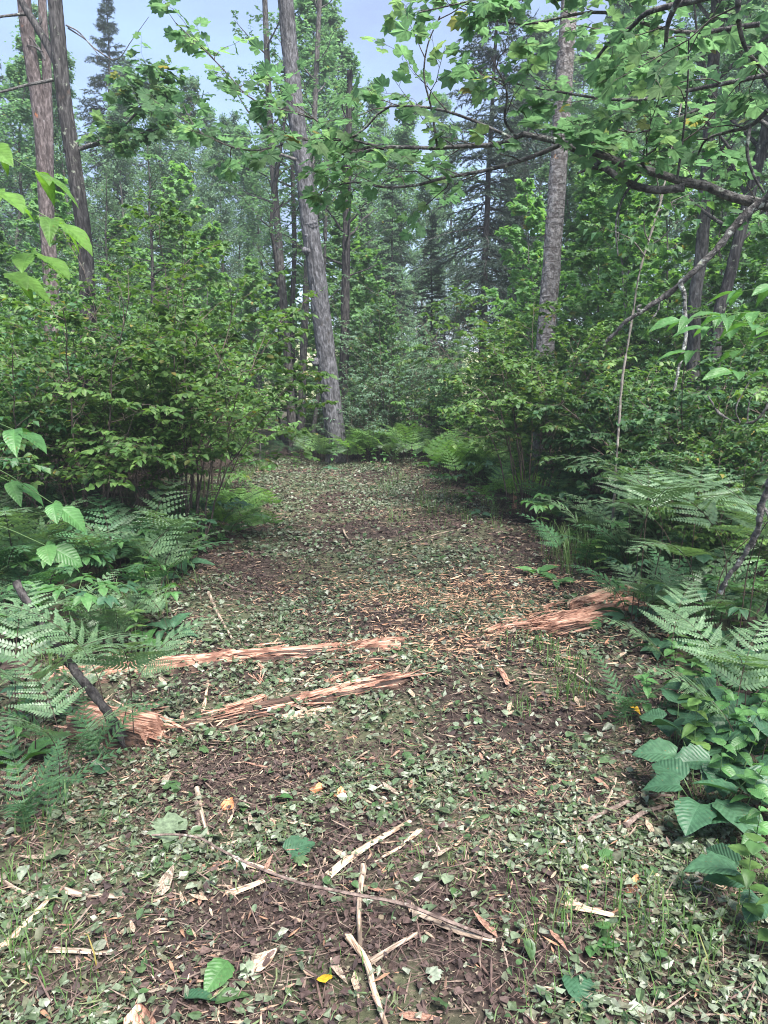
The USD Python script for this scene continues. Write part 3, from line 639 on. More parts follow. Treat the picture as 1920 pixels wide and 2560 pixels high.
def grass_geo(rng, n, R, H, w=.004):
    b = np.stack([rng.normal(0, R, n), rng.normal(0, R, n), np.zeros(n)], -1)
    a = rng.uniform(0, 2 * np.pi, n); o = np.stack([np.cos(a), np.sin(a), 0 * a], -1); h = H * rng.uniform(.5, 1.15, n)[:, None]
    sd = np.stack([-np.sin(a), np.cos(a), 0 * a], -1) * w * rng.uniform(.6, 1.3, n)[:, None]
    ln = rng.uniform(.15, .8, n)[:, None]
    m1, m2 = b + o * ln * h * .25 + Z * h * .55, b + o * ln * h * .62 + Z * h * .88; tp = b + o * ln * h * 1.1 + Z * h * (1.0 - .35 * ln)
    v = np.stack([b - sd, b + sd, m1 - sd * .9, m1 + sd * .9, m2 - sd * .6, m2 + sd * .6, tp], 1)
    f = np.array([[0, 1, 3], [0, 3, 2], [2, 3, 5], [2, 5, 4], [4, 5, 6]])
    return v.reshape(-1, 3), (f[None] + (np.arange(n) * 7)[:, None, None]).reshape(-1, 3)

# ------------------------------------------------------------------ trees with trunks of their own
def px_path(pts, y, n=24, y1=None):
    """a curve through photo positions, bottom first; y1: depth at its far end"""
    ys = np.linspace(y, y if y1 is None else y1, len(pts)) if np.ndim(y) == 0 else y
    return spline([P(u, v, d) for (u, v), d in zip(pts, ys)], n)
def trunk_tree(name, label, pts, y, r0, r1, bark, cat='tree', seed=1, k=14, n=60, top=3.0, flare=.35, group=None, rough=.10, bk='fine', deep=.008):
    p = px_path(pts, y, 40)
    base = np.array([p[0, 0], p[0, 1], 0.0]) - (p[1] - p[0]) * [1, 1, 0] * (p[0, 2] / max(p[1, 2] - p[0, 2], .01)) * .3
    ground = float(ground_z(base[0], base[1])) - .06
    base[2] = ground
    tip = p[-1] + unit(p[-1] - p[-4]) * top
    p = spline(np.vstack([base, p[p[:, 2] > .25][::3], tip]), n)
    rad = np.interp(np.linspace(0, 1, n), [0, 1], [r0, r1])
    t = thing(name, label, cat, base, group=group)
    loc = p - base
    bark_trunk(t, 'trunk', loc, rad, bark, seed, 44 if k > 12 else 24, 260 if k > 12 else 130, bk, deep, rough * .6, flare)
    return t, base, loc, rad
def bar(base, name, pts, r, bark, k=6, n=14, origin=None, label=None):
    p = spline(np.asarray(pts, float), n)
    if origin is not None: p = p - origin
    mesh(base, name, tubes(p, np.linspace(r[0], r[1], n), k, cap=True), bark, smooth=True, label=label)
    return p
def leafy(base, rng, limbs, n_sub, sub_len, n_leaf, size, tmpls, look, bark='twig', angle=50, planar=.8, solo=0, lift=.02, n_tw=0, t0=.15, tilt=.4, droop=.3, r=.0022, eye=None, curl=(-.2, .2), petiole=0.0):
    """twigs and leaves along limbs that are given as curves (in the thing's own space)"""
    T, R_, S = [], [], []
    for li, p in enumerate(limbs):
        p = np.asarray(p)[None]; ln = np.linalg.norm(np.diff(p[0], axis=0), axis=1).sum()
        m = max(3, int(n_sub * ln)); i, t, s, d = subs(p, m, t0, 1.0, rng, angle, lift, planar)
        L = sub_len * (1.1 - .5 * t) * rng.uniform(.45, 1.2, m)
        a = curved(s, d, L, rng.uniform(*curl, m), 6, rng, .03); T.append(a); R_.append((r + L * .0035)[:, None] * np.linspace(1, .3, 6))
        if n_tw:
            i2, t2, s2, d2 = subs(a, n_tw, .25, 1, rng, 45, .0, planar)
            L2 = np.repeat(L, n_tw) * .45 * rng.uniform(.5, 1.2, len(s2)) + size * .6
            b = curved(s2, d2, L2, rng.uniform(*curl, len(s2)), 6, rng, .03); T.append(b); R_.append(r * .55 * np.ones((len(b), 1)) * np.linspace(1, .5, 6))
            S.append(leaf_spots(b, n_leaf, .3, rng, tilt=tilt, droop=droop))
        S.append(leaf_spots(a, n_leaf, .35, rng, tilt=tilt, droop=droop))
    tw, rr = np.vstack(T), np.vstack(R_)
    mesh(base, 'twigs', tubes(tw, rr, 4), bark, smooth=True, kind='stuff')
    s, ax, nr = (np.vstack([a[i] for a in S]) for i in range(3))
    sz = size * rng.uniform(.6, 1.2, len(s)); keep = np.ones(len(s), bool)
    if petiole:
        e = s + unit(ax + rng.normal(0, .3, ax.shape)) * (petiole * sz)[:, None]
        mesh(base, 'leaf_stalks', tubes(np.stack([s, (s + e) / 2 + Z * .004, e], 1), np.full((len(s), 3), .0011), 3), bark, kind='stuff'); s = e
    if solo:
        o = np.zeros(3) if eye is None else eye
        pick = np.argsort(np.linalg.norm(s - o, axis=1) / sz)[:solo]; keep[pick] = False
        for j in pick: mesh(base, 'leaf', place(tmpls[j % len(tmpls)], s[j:j + 1], ax[j:j + 1], nr[j:j + 1], sz[j]), look)
    mesh(base, 'foliage', place_mixed(tmpls, rng, s[keep], ax[keep], nr[keep], sz[keep]), look, kind='stuff')
rg = np.random.default_rng(11)

# dark trunk at the left, with a fork and a leafy branch
t, o, loc, rad = trunk_tree('maple_tree', 'dark grey maple trunk with lichen patches and a leafy side branch, behind the left thicket',
    [(232, 1270), (222, 900), (216, 660), (206, 560), (183, 400), (164, 280), (150, 150), (138, 0), (126, -150)], 9.0, .098, .062, 'bark_maple', seed=3, top=4.0)
q = lambda pts, y, y1=None, n=16: px_path(pts, y, n, y1) - o
fork = q([(150, 175), (124, 121), (87, 58), (52, 0), (10, -90)], 9.0, 9.3)
bar(t, 'fork', fork, (.05, .03), 'bark_maple', 8)
b1 = q([(200, 372), (260, 347), (324, 300), (370, 243), (405, 180)], 9.0, 8.3); b2 = q([(200, 372), (262, 358), (330, 338), (400, 322)], 9.0, 8.6)
b3 = q([(132, 200), (70, 212), (10, 228), (-60, 240)], 9.0, 8.4); b4 = q([(66, 35), (0, 42), (-60, 60)], 9.2, 8.8)
for b, r in ((b1, (.024, .007)), (b2, (.017, .005)), (b3, (.020, .010)), (b4, (.018, .008))): bar(t, 'branch', b, r, 'limb')
for pts in ([(165, 63), (197, 80), (232, 120), (258, 148)], [(170, 70), (215, 100), (240, 128), (242, 150)], [(235, 120), (290, 150), (330, 100), (372, 42)]):
    bar(t, 'dead_branch', q(pts, 9.0, 8.8), (.009, .003), 'bark_grey', 4)
leafy(t, rg, [b1, b2, q([(300, 320), (330, 250), (350, 190)], 8.7, 8.3), q([(330, 338), (380, 290), (420, 250)], 8.6, 8.4)], 8, .50, 4, .085, MAPLE_FEW, 'maple_leaf', n_tw=3, eye=-o, solo=60, petiole=.5)
crown = loc[-14:]; crown_parts(t, np.random.default_rng(5), crown, rad[-14:], .3, 1.0, 2.4, 10, 8, 6, MAPLE_FEW, .10, 'bark_maple', 'maple_leaf')

# two-stemmed poplar behind it
t, o, loc, rad = trunk_tree('poplar_tree', 'poplar with two pinkish flaking stems, furthest to the left behind the thicket',
    [(126, 1210), (130, 780), (121, 620), (112, 470), (105, 350), (94, 250), (80, 165), (68, 80), (60, 0), (50, -120)], 12.0, .125, .075, 'bark_poplar', seed=7, top=4.0)
bar(t, 'second_stem', q2 if False else px_path([(122, 560), (121, 440), (121, 330), (118, 235), (116, 140), (108, 60), (104, -60)], 12.05, 20) - o, (.085, .055), 'bark_poplar', 10, 30)
for pts in ([(112, 150), (97, 120), (72, 88)], [(105, 130), (88, 118), (66, 112)], [(92, 70), (104, 50), (96, 30)]): bar(t, 'dead_branch', px_path(pts, 11.9, 8) - o, (.02, .006), 'bark_grey', 5)
crown_parts(t, np.random.default_rng(6), loc[-22:], rad[-22:], .2, 1.0, 2.6, 16, 9, 14, ROUND_FEW, .07, 'bark_poplar', 'aspen_leaf')

# leaning aspen at the end of the clearing
t, o, loc, rad = trunk_tree('aspen_tree', 'thick leaning aspen with furrowed grey bark and a burl, behind the end of the path',
    [(842, 1120), (832, 1040), (817, 900), (803, 780), (788, 660), (775, 570), (768, 500), (752, 380), (736, 250), (724, 120), (714, 0), (702, -150)], 15.0, .205, .105, 'bark_aspen', seed=9, k=20, n=110, top=4.5, rough=.10, bk='plates', deep=.022)
import trimesh
for (u, v, s) in ((778, 562, .12), (770, 590, .085), (768, 628, .10), (790, 905, .09)):
    ic = trimesh.creation.icosphere(3, s); ic.vertices *= 1 + (meshkit.fbm(ic.vertices * 14, 3, int(v)) - .5)[:, None] * .7
    mesh(t, 'burl', (ic.vertices * [1.0, .9, .85] + P(u, v, 14.92) - o, ic.faces), 'bark_aspen', smooth=True)
for pts, r in (([(742, 400), (700, 385), (660, 372)], (.035, .012)), ([(735, 270), (690, 268), (682, 280)], (.05, .03)), ([(770, 430), (800, 380), (840, 330)], (.03, .01))): bar(t, 'branch_stub', px_path(pts, 14.9, 10) - o, r, 'bark_grey')
crown_parts(t, np.random.default_rng(8), loc[-32:], rad[-32:], .25, 1.0, 3.0, 18, 9, 14, ROUND_FEW, .075, 'bark_aspen', 'aspen_leaf')

# pale birch at the right
t, o, loc, rad = trunk_tree('birch_tree', 'pale ringed birch trunk with rusty lichen, rising from the right thicket',
    [(1352, 1240), (1360, 960), (1366, 820), (1376, 700), (1386, 560), (1395, 430), (1401, 330), (1410, 200), (1418, 80), (1424, 0), (1434, -120)], 11.0, .142, .092, 'bark_birch', seed=12, k=20, n=110, top=4.0, rough=.10, bk='bands', deep=.012)
for (u, v, s) in ((1366, 742, .055), (1398, 540, .06), (1392, 480, .05)):
    ic = trimesh.creation.icosphere(2, s); mesh(t, 'knot', (ic.vertices * [1, .8, .8] + P(u, v, 10.93) - o, ic.faces), 'bark_birch', smooth=True)
crown_parts(t, np.random.default_rng(18), loc[-26:], rad[-26:], .3, 1.0, 2.4, 14, 9, 14, ROUND_FEW, .065, 'bark_birch', 'aspen_leaf')

# slender grey trunks left of the aspen
for pts, y, r, b, lab in (
    ([(733, 1112), (724, 960), (712, 800), (700, 640), (690, 520), (676, 330), (668, 150)], 17.5, .105, 'bark_grey', 'grey slender trunk standing furthest left in the clump beside the leaning aspen'),
    ([(752, 1108), (758, 900), (766, 720), (770, 600), (780, 420), (790, 200)], 17.8, .095, 'bark_grey', 'grey slender trunk with lichen, close left of the leaning aspen'),
    ([(742, 1108), (730, 850), (736, 640), (734, 520), (728, 330)], 18.6, .075, 'bark_dark', 'dark thin straight trunk in the middle of the clump left of the aspen'),
    ([(782, 1090), (798, 960), (806, 820), (812, 640)], 17.0, .05, 'bark_grey', 'thin sloping grey trunk leaning towards the aspen from its clump'),
    ([(856, 1110), (858, 980), (862, 860), (864, 700), (868, 500)], 16.5, .12, 'bark_dark', 'dark trunk partly hidden just to the right of the leaning aspen'),
    ([(715, 880), (700, 740), (688, 640), (678, 560), (684, 500)], 17.2, .055, 'bark_dark', 'crooked dark trunk in the shade left of the clump by the aspen')):
    t, o, loc, rad = trunk_tree('slender_tree', lab, pts, y, r, r * .5, b, seed=int(y * 10), k=10, n=44, top=2.5)
    crown_parts(t, np.random.default_rng(int(y * 7)), loc[-24:], rad[-24:], .0, 1.0, 2.2, 16, 8, 10, ROUND_FEW, .085, b, 'far_leaf')

# trunks deeper in the right thicket
for pts, y, r, b, lab in (
    ([(1728, 1250), (1737, 743), (1752, 650), (1762, 500), (1772, 347), (1787, 87), (1796, -80)], 9.2, .085, 'bark_grey', 'grey trunk upright among the leaves behind the broken branch on the right'),
    ([(1760, 1250), (1797, 780), (1816, 723), (1834, 650), (1851, 579), (1903, 376), (1930, 250)], 8.6, .075, 'bark_maple', 'slanting dark trunk leaning out to the right behind the broken branch')):
    t, o, loc, rad = trunk_tree('slender_tree', lab, pts, y, r, r * .6, b, seed=int(y * 10), k=10, n=44, top=2.5)
    crown_parts(t, np.random.default_rng(int(y * 9)), loc[-26:], rad[-26:], .0, 1.0, 2.4, 22, 9, 9, MAPLE_FEW, .095, b, 'maple_leaf')
t, o, loc, rad = trunk_tree('aspen_sapling', 'pale thin aspen sapling with round dark leaves behind the broken branch', [(1535, 1250), (1554, 967), (1569, 866), (1584, 773), (1599, 679), (1621, 604), (1647, 522), (1665, 440)], 6.5, .013, .008, 'twig_pale', seed=3, k=8, n=40, top=.8, flare=0)
lm = [px_path(a, 6.5, 12, 6.2) - o for a in ([(1622, 604), (1612, 580), (1610, 540)], [(1625, 615), (1660, 590), (1700, 545)], [(1645, 530), (1690, 500), (1740, 480)], [(1650, 500), (1640, 440), (1620, 400)], [(1612, 640), (1580, 600), (1540, 580)])]
for b in lm: bar(t, 'branch', b, (.007, .003), 'twig_pale', 5)
leafy(t, rg, lm, 9, .28, 5, .085, HAZEL_FEW, 'shrub_leaf_cool', eye=-o, solo=40, droop=.7, petiole=.6)

# ------------------------------------------------------------------ the maple that hangs over the path from the right
o = np.append(G(1935, 1672)[:2], 0); o[2] = float(ground_z(o[0], o[1])) - .05
t = thing('maple_tree', 'lichened maple whose long limb hangs over the path from the right edge', 'tree', o)
limb_px = [(1990, 545), (1920, 515), (1828, 492), (1760, 462), (1712, 457), (1640, 432), (1573, 416), (1498, 385), (1423, 361), (1365, 347), (1307, 336)]
ly = np.linspace(3.55, 3.95, len(limb_px))
limb = spline([P(u, v, y) for (u, v), y in zip(limb_px, ly)], 40)
tr = spline([o, o + [.03, 0, .5], o + [.10, .02, 1.0], o + [.32, .0, 1.7], limb[0] + [.42, .12, .1], limb[0] + [.7, .3, 1.0], limb[0] + [.9, .5, 2.6], limb[0] + [1.0, .7, 5.0]], 60)
mesh(t, 'trunk', trunk_mesh(tr - o, np.linspace(.088, .05, 60), 14, 31, .10, .35), 'bark_dark', smooth=True)
lp = spline(np.vstack([tr[33], limb[2:]]), 44) - o
v, f = tubes(lp, np.linspace(.040, .013, 44), 10); v = v + (meshkit.fbm(v * 30, 3, 4) - .5)[:, None] * .010 * unit(v - np.repeat(lp, 10, 0))
mesh(t, 'limb', (v, f), 'limb', smooth=True)
L_ = lambda pts, y, y1, n=18: px_path(pts, y, n, y1) - o
forks = [
    (L_([(1307, 336), (1265, 354), (1232, 362), (1160, 366), (1085, 370), (960, 368), (900, 382), (850, 378)], 3.95, 4.5, 30), (.013, .008)),
    (L_([(1400, 362), (1330, 392), (1220, 425), (1105, 446), (1040, 463), (960, 468), (880, 456), (800, 480)], 3.85, 4.4, 30), (.012, .004)),
    (L_([(1712, 470), (1637, 475), (1567, 457), (1515, 422), (1455, 385), (1423, 366)], 3.6, 3.8, 24), (.020, .013)),
    (L_([(960, 368), (900, 355), (840, 330), (790, 300), (730, 280), (680, 268), (620, 240), (560, 175), (500, 115), (440, 58)], 4.4, 5.0, 34), (.007, .003)),
    (L_([(1290, 350), (1180, 300), (1090, 272), (1020, 266), (960, 272), (880, 345), (760, 350), (640, 376), (560, 360), (490, 320), (458, 262)], 4.0, 4.9, 34), (.008, .003)),
    (L_([(1290, 340), (1262, 300), (1268, 240), (1255, 196), (1230, 150)], 3.9, 3.7), (.007, .003)),
    (L_([(1093, 366), (1078, 270), (1060, 190), (1070, 110), (1100, 40)], 4.1, 3.9), (.006, .003)),
    (L_([(1693, 445), (1705, 360), (1718, 230), (1722, 100)], 3.6, 3.3), (.006, .003)),
    (L_([(1600, 440), (1560, 490), (1540, 560), (1545, 640)], 3.7, 3.5), (.007, .003)),
    (L_([(1520, 425), (1480, 420), (1444, 433)], 3.75, 3.7), (.011, .006)),
    (L_([(1620, 435), (1605, 400), (1640, 372)], 3.7, 3.65), (.008, .004)),
    (L_([(1463, 191), (1515, 116), (1580, 66), (1625, 29), (1760, -5), (1850, -40)][::-1], 3.4, 4.0, 24), (.017, .006)),
    (L_([(1700, -10), (1670, 60), (1662, 120), (1640, 165)], 3.4, 3.7), (.014, .005)),
    (L_([(1920, 275), (1875, 315), (1820, 330), (1765, 350), (1740, 400)], 3.3, 3.7), (.010, .004)),
    (L_([(1875, 315), (1868, 380), (1885, 440), (1910, 482)], 3.35, 3.4), (.008, .005)),
    (L_([(1845, -40), (1848, 60), (1870, 130), (1920, 185)], 3.1, 3.3), (.011, .006)),
]
for b, r in forks: bar(t, 'limb', b, r, 'limb', 7, 28)
bar(t, 'broken_stub', L_([(960, 368), (930, 372), (880, 381), (845, 381)], 4.46, 4.5), (.015, .012), 'bark_dark', 7)
leafy(t, np.random.default_rng(41), [f[0] for i, f in enumerate(forks) if i in (0, 1, 3, 4)], 8, .44, 3, .070, MAPLE, 'maple_leaf', n_tw=2, eye=np.array([0, 0, EYE]) - o, solo=150, petiole=.55, tilt=.55, lift=.10)
leafy(t, np.random.default_rng(42), [f[0] for i, f in enumerate(forks) if i in (2, 5, 6, 7, 10, 11, 12, 13, 15)] + [lp[18:]], 6, .45, 3, .074, MAPLE, 'maple_leaf', n_tw=2, eye=np.array([0, 0, EYE]) - o, solo=150, petiole=.55, tilt=.6, lift=.2)
up = [L_([(1900, 60), (1700, 80), (1500, 30), (1300, 60), (1150, 20)], 4.6, 5.4, 24), L_([(1950, 180), (1750, 220), (1580, 250), (1400, 230), (1200, 190)], 4.8, 5.6, 24), L_([(1950, 330), (1800, 260), (1600, 330), (1450, 290)], 5.2, 5.6, 20), L_([(1950, -60), (1700, -20), (1400, -40), (1050, 30)], 4.4, 5.2, 24)]
for b in up: bar(t, 'limb', b, (.016, .004), 'limb', 5, 24)
leafy(t, np.random.default_rng(43), up, 5, .6, 4, .078, MAPLE_FEW, 'maple_leaf', n_tw=3, petiole=.5, tilt=.6, lift=.12)

# dead lichened branches at the right
def deadwood(name, label, cat, pts, r, look, k=8, n=40, kids=(), rough=.012, origin=None):
    o = pts[len(pts) // 2] if origin is None else origin
    t = thing(name, label, cat, o); p = spline(pts, n) - o
    v, f = tubes(p, np.linspace(r[0], r[1], n), k, cap=True); v = v + (meshkit.fbm(v * 40, 3, 4) - .5)[:, None] * rough * 2 * unit(v - np.repeat(p, k, 0))
    mesh(t, 'branch', (v, f), look, smooth=True)
    for nm, pp, rr, lk in kids:
        p2 = spline(pp, 26) - o; v, f = tubes(p2, np.linspace(rr[0], rr[1], 26), 7, cap=True)
        v = v + (meshkit.fbm(v * 60, 3, 9) - .5)[:, None] * .012 * unit(v - np.repeat(p2, 7, 0)); mesh(t, nm, (v, f), lk, smooth=True)
    return t
A = lambda pts, y, y1: np.array([P(u, v, d) for (u, v), d in zip(pts, np.linspace(y, y1, len(pts)))])
deadwood('broken_branch', 'dead broken branch crusted with lichen, slanting down across the right thicket', 'branch',
    A([(1940, 468), (1913, 500), (1860, 541), (1797, 616), (1730, 683), (1696, 713), (1666, 739), (1606, 776), (1562, 806), (1539, 833), (1515, 853)], 3.35, 3.75), (.021, .008), 'lichen', kids=[
    ('hanging_twig', A([(1700, 708), (1712, 743), (1713, 799), (1715, 836), (1709, 874), (1698, 918), (1685, 978)], 3.52, 3.5), (.011, .006), 'lichen_pale'),
    ('twig', A([(1860, 541), (1850, 560), (1862, 520)], 3.4, 3.4), (.005, .002), 'lichen'), ('twig', A([(1648, 750), (1645, 775), (1622, 808)], 3.6, 3.6), (.004, .002), 'lichen'), ('twig', A([(1600, 778), (1592, 770), (1604, 762)], 3.6, 3.6), (.008, .004), 'lichen_pale')])
deadwood('dead_branch', 'crooked lichened dead branch leaning among the ferns by the right edge', 'branch',
    A([(1935, 1190), (1905, 1260), (1893, 1330), (1860, 1390), (1822, 1440), (1800, 1482)], 3.0, 3.2), (.015, .010), 'lichen', kids=[('twig', A([(1905, 1260), (1925, 1300), (1930, 1340)], 3.05, 3.0), (.006, .003), 'lichen')])
deadwood('dead_branch', 'bare curved dead twigs arching under the leaves at the right edge', 'branch',
    A([(1930, 1000), (1890, 1050), (1850, 1056), (1800, 1035), (1770, 990)], 3.9, 4.1), (.006, .003), 'bark_grey', k=5, kids=[('twig', A([(1850, 1056), (1840, 1020), (1870, 960), (1900, 900)], 4.0, 4.0), (.004, .002), 'bark_grey'), ('twig', A([(1868, 1054), (1875, 1000), (1905, 970)], 3.95, 3.95), (.004, .002), 'bark_grey')])

# ------------------------------------------------------------------ woods behind: spruces, firs and broad-leaved trees
SPR = [conifer_class('spruce', 50 + i, 15.0, 2.4, .26, .14, 'needle', sag=-.16, n_sp=40, lateral=14, per=6, step=.30, spike=.085, wide=.22) for i in range(2)]
THIN = conifer_class('thin_spruce', 55, 13.0, 1.5, .45, .10, 'needle', sag=-.2, lateral=11, per=6, step=.32, n_sp=34, spike=.085, wide=.22)
FIR = [conifer_class('fir', 60 + i, 7.0, 1.9, .08, .08, 'soft_needle', sag=.02, dead=False, step=.26, lateral=12, spike=.05, wide=.16) for i in range(2)]
BRD = [broad_class('broad_tree', 70 + i, 12.0, .10, 2.7, .09, 60, 13, 22, ROUND_FEW, .105, 'bark_grey', 'far_leaf', off=.07) for i in range(3)]
PAL = [broad_class('pale_tree', 80 + i, 12.0, .14, 2.3, .08, 60, 13, 25, ROUND_FEW, .080, 'bark_grey', 'aspen_leaf', off=.07, droop=.8) for i in range(2)]
MPL = [broad_class('young_maple', 90 + i, 6.0, .08, 1.9, .035, 38, 10, 9, MAPLE_FEW, .10, 'bark_grey', 'maple_mid', bend=(-.1, .1), planar=.7, angle=64, tilt=.5, droop=.45) for i in range(2)]
def stand(cls, H0, name, label, cat, u, y, vtop=None, H=None, group=None, rz=None):
    x = (u - 960) / FPX * y * 1.0
    if H is None: H = P(u, vtop, y)[2]
    global _rz
    _rz = (_rz * 7 + 41) % 360
    copy(cls, name, label, cat, (x, y, float(ground_z(x, y)) - .05), _rz if rz is None else rz, H / H0, group)
_rz = 5
for i, (u, y, vt, cl, lab) in enumerate((
    (1200, 18.0, -260, SPR[0], 'tall dark spruce with bare dead lower branches, left of the pale birch'),
    (1285, 20.0, 40, SPR[1], 'dark spruce half hidden behind the tall one, between it and the birch'),
    (985, 19.5, 380, THIN, 'thin straight dark spruce right of the leaning aspen'),
    (1075, 19.5, 520, SPR[1], 'shorter dense dark spruce between the thin spruce and the tall one'),
    (300, 27.0, -30, SPR[0], 'tall spruce whose top stands against the sky on the left'),
    (50, 30.0, -20, SPR[1], 'spruce top showing above the poplar at the far left'),
    (905, 22.0, 480, SPR[0], 'dark spruce in the shade behind the leaning aspen'),
    (640, 24.0, 640, SPR[1], 'small dark spruce behind the slender grey trunks'),
    (700, 20.0, 600, THIN, 'thin dark spruce among the slender grey trunks'))):
    stand(cl, 13.0 if cl == THIN else 15.0, 'spruce_tree', lab, 'spruce', u, y, vt)
for u, y, vt, cl, lab in ((395, 13.5, 330, FIR[0], 'feathery green fir spreading behind the left thicket'), (300, 15.5, 420, FIR[1], 'darker fir close behind the lichened maple trunk'), (640, 19.5, 930, FIR[0], 'low young fir at the end of the path by the grey trunks'), (560, 20.5, 880, FIR[1], 'low dark fir furthest left at the end of the path'), (1130, 17.5, 760, FIR[1], 'young dark fir right of the path end below the tall spruce')):
    stand(cl, 7.0, 'fir_tree', lab, 'fir', u, y, vt)
BACK = [(-260, 18, -200, 0), (-90, 22, -150, 3), (60, 19, 60, 0), (150, 24, 40, 4), (215, 20, 130, 3), (345, 25, 200, 3), (430, 22, 190, 4), (500, 27, 200, 3), (560, 25, 290, 4), (610, 29, 300, 3), (690, 27, 330, 0),
        (800, 21, -60, 1), (880, 25, 30, 2), (945, 29, 230, 3), (1010, 27, 300, 0), (1340, 24, 60, 1), (1400, 17, 250, 2), (1480, 24, -20, 3), (1570, 22, -100, 4), (1650, 26, -120, 3), (1740, 20, -220, 4), (1830, 23, -200, 3), (1930, 19, -260, 4), (1050, 25, 420, 3), (985, 23, 480, 4), (1110, 27, 450, 3), (2050, 20, -200, 2), (2200, 17, -260, 0), (-420, 21, -200, 1),
        (20, 34, 90, 4), (170, 36, 60, 3), (300, 38, 170, 0), (440, 36, 210, 2), (560, 39, 290, 1), (660, 41, 330, 0), (900, 40, 320, 3), (1000, 43, 330, 2), (1150, 38, 260, 0), (1280, 36, 180, 4), (1420, 34, 100, 1), (1560, 33, 20, 3), (1700, 30, -40, 4), (1850, 34, -60, 2), (2000, 30, -100, 1), (-120, 33, 20, 0)]
KIND = [('broad_tree', BRD[0], 'leafy green tree in the woods behind'), ('broad_tree', BRD[1], 'leafy green tree in the woods behind'), ('broad_tree', BRD[2], 'leafy green tree in the woods behind'), ('pale_tree', PAL[0], 'pale fine-leaved birch in the woods behind'), ('pale_tree', PAL[1], 'pale fine-leaved birch in the woods behind')]
SPECIAL = {(800, 21): 'light green tree rising behind the upper part of the leaning aspen', (1400, 17): 'leafy green tree right behind the pale birch trunk', (560, 25): 'pale birch with its top against the sky, between spruce and aspen'}
for u, y, vt, k in BACK:
    nm, cl, lab = KIND[k]; s = SPECIAL.get((u, y))
    w = 'behind the left thicket' if u < 330 else 'left of the leaning aspen' if u < 700 else 'between the aspen and the pale birch' if u < 1330 else 'right of the pale birch'
    if y >= 29: w = 'far ' + w
    stand(cl, 12.0, nm, s or lab.replace('in the woods behind', 'in the woods ' + w), 'tree' if k < 3 else 'birch', u, y, vt, group=None if s else ('green trees ' if k < 3 else 'pale birches ') + w)
for i, (u, y, vt) in enumerate(((560, 16.5, 700), (650, 15.5, 660), (900, 17, 640), (860, 20, 520), (960, 16.2, 740), (1290, 15, 640), (1340, 14, 480), (1470, 13, 420), (1560, 11.5, 380), (1650, 12.5, 330), (1800, 11, 380), (1920, 10, 300), (2050, 10, 200), (1500, 16, 300), (60, 13, 560), (-80, 11, 420), (320, 17, 560), (480, 18, 540), (760, 19, 560), (180, 16, 430), (440, 21, 420), (530, 15.5, 560))):
    w = 'behind the left thicket' if u < 330 else 'left of the leaning aspen' if u < 740 else 'between the aspen and the pale birch' if u < 1345 else 'right of the pale birch'
    stand(MPL[i % 2], 6.0, 'young_maple', 'young maple with light green leaves ' + w, 'tree', u, y, vt, group='young maples ' + w)

# ------------------------------------------------------------------ thickets beside the path
def own_shrub(label, u_or_x, y, seed, n_stem, H, R, n_lat, n_twig, n_leaf, size, tmpls, look, world=False, name='leafy_shrub', **kw):
    x = u_or_x if world else (u_or_x - 960) / FPX * y
    t = thing(name, label, 'shrub', (x, y, float(ground_z(x, y)) - .02))
    shrub_into(t, seed, n_stem, H, R, n_lat, n_twig, n_leaf, size, tmpls, look, **kw)
    return t
own_shrub('many-stemmed tall shrub spreading over the left edge of the path, arching towards it', 455, 6.9, 201, 15, 3.35, 1.05, 9, 5, 10, .066, HAZEL, 'shrub_leaf', solo=160, leans=(.10, 0), r0=.012, lat0=.40)
own_shrub('dense shrub with toothed leaves behind the ferns on the left, next to the tall one', 215, 6.6, 202, 12, 2.75, 1.1, 9, 5, 10, .066, HAZEL, 'shrub_leaf', solo=80)
own_shrub('leafy shrub at the left edge of the photo under the grey maple trunk', 10, 6.3, 203, 11, 2.7, 1.1, 9, 5, 9, .066, HAZEL_FEW, 'shrub_leaf_cool', solo=50)
own_shrub('shrub filling the gap below the maple trunk, behind the dense one', 330, 8.2, 204, 12, 3.2, 1.2, 9, 5, 10, .068, HAZEL_FEW, 'shrub_leaf')
own_shrub('tallest shrub at the back of the left thicket below the poplar', 110, 8.4, 205, 12, 3.4, 1.3, 9, 5, 10, .068, HAZEL_FEW, 'shrub_leaf')
own_shrub('light-leaved shrub whose tips reach over the far left end of the path', 520, 9.6, 206, 10, 2.5, .8, 7, 4, 8, .082, HAZEL_FEW, 'light_leaf', leans=(-.1, 0))
own_shrub('tall shrub of many straight stems right of the path, under the pale birch', 1330, 9.0, 211, 16, 3.0, 1.15, 9, 5, 10, .066, HAZEL, 'shrub_leaf', solo=160, leans=(-.12, 0), r0=.011, lat0=.50)
own_shrub('broad dense shrub right of the birch, half way along the right thicket', 1560, 8.3, 212, 14, 2.55, 1.2, 9, 5, 10, .068, HAZEL, 'shrub_leaf_cool', solo=100)
own_shrub('shrub below the hanging lichened twig on the right', 1720, 7.2, 213, 12, 2.3, 1.1, 9, 5, 10, .068, HAZEL, 'shrub_leaf_cool', solo=80)
own_shrub('shrub at the right edge of the photo behind the tall ferns', 1900, 6.6, 214, 12, 2.15, 1.2, 9, 5, 10, .068, HAZEL_FEW, 'shrub_leaf')
own_shrub('low bright shrub at the far right end of the path', 1120, 16.2, 215, 12, 2.2, 1.2, 8, 5, 9, .085, HAZEL_FEW, 'light_leaf', leans=(-.15, 0))
own_shrub('bushy yellow-tipped shrub between the low bright one and the tall stems', 1270, 12.8, 216, 12, 2.3, 1.1, 8, 5, 9, .085, HAZEL_FEW, 'light_leaf')
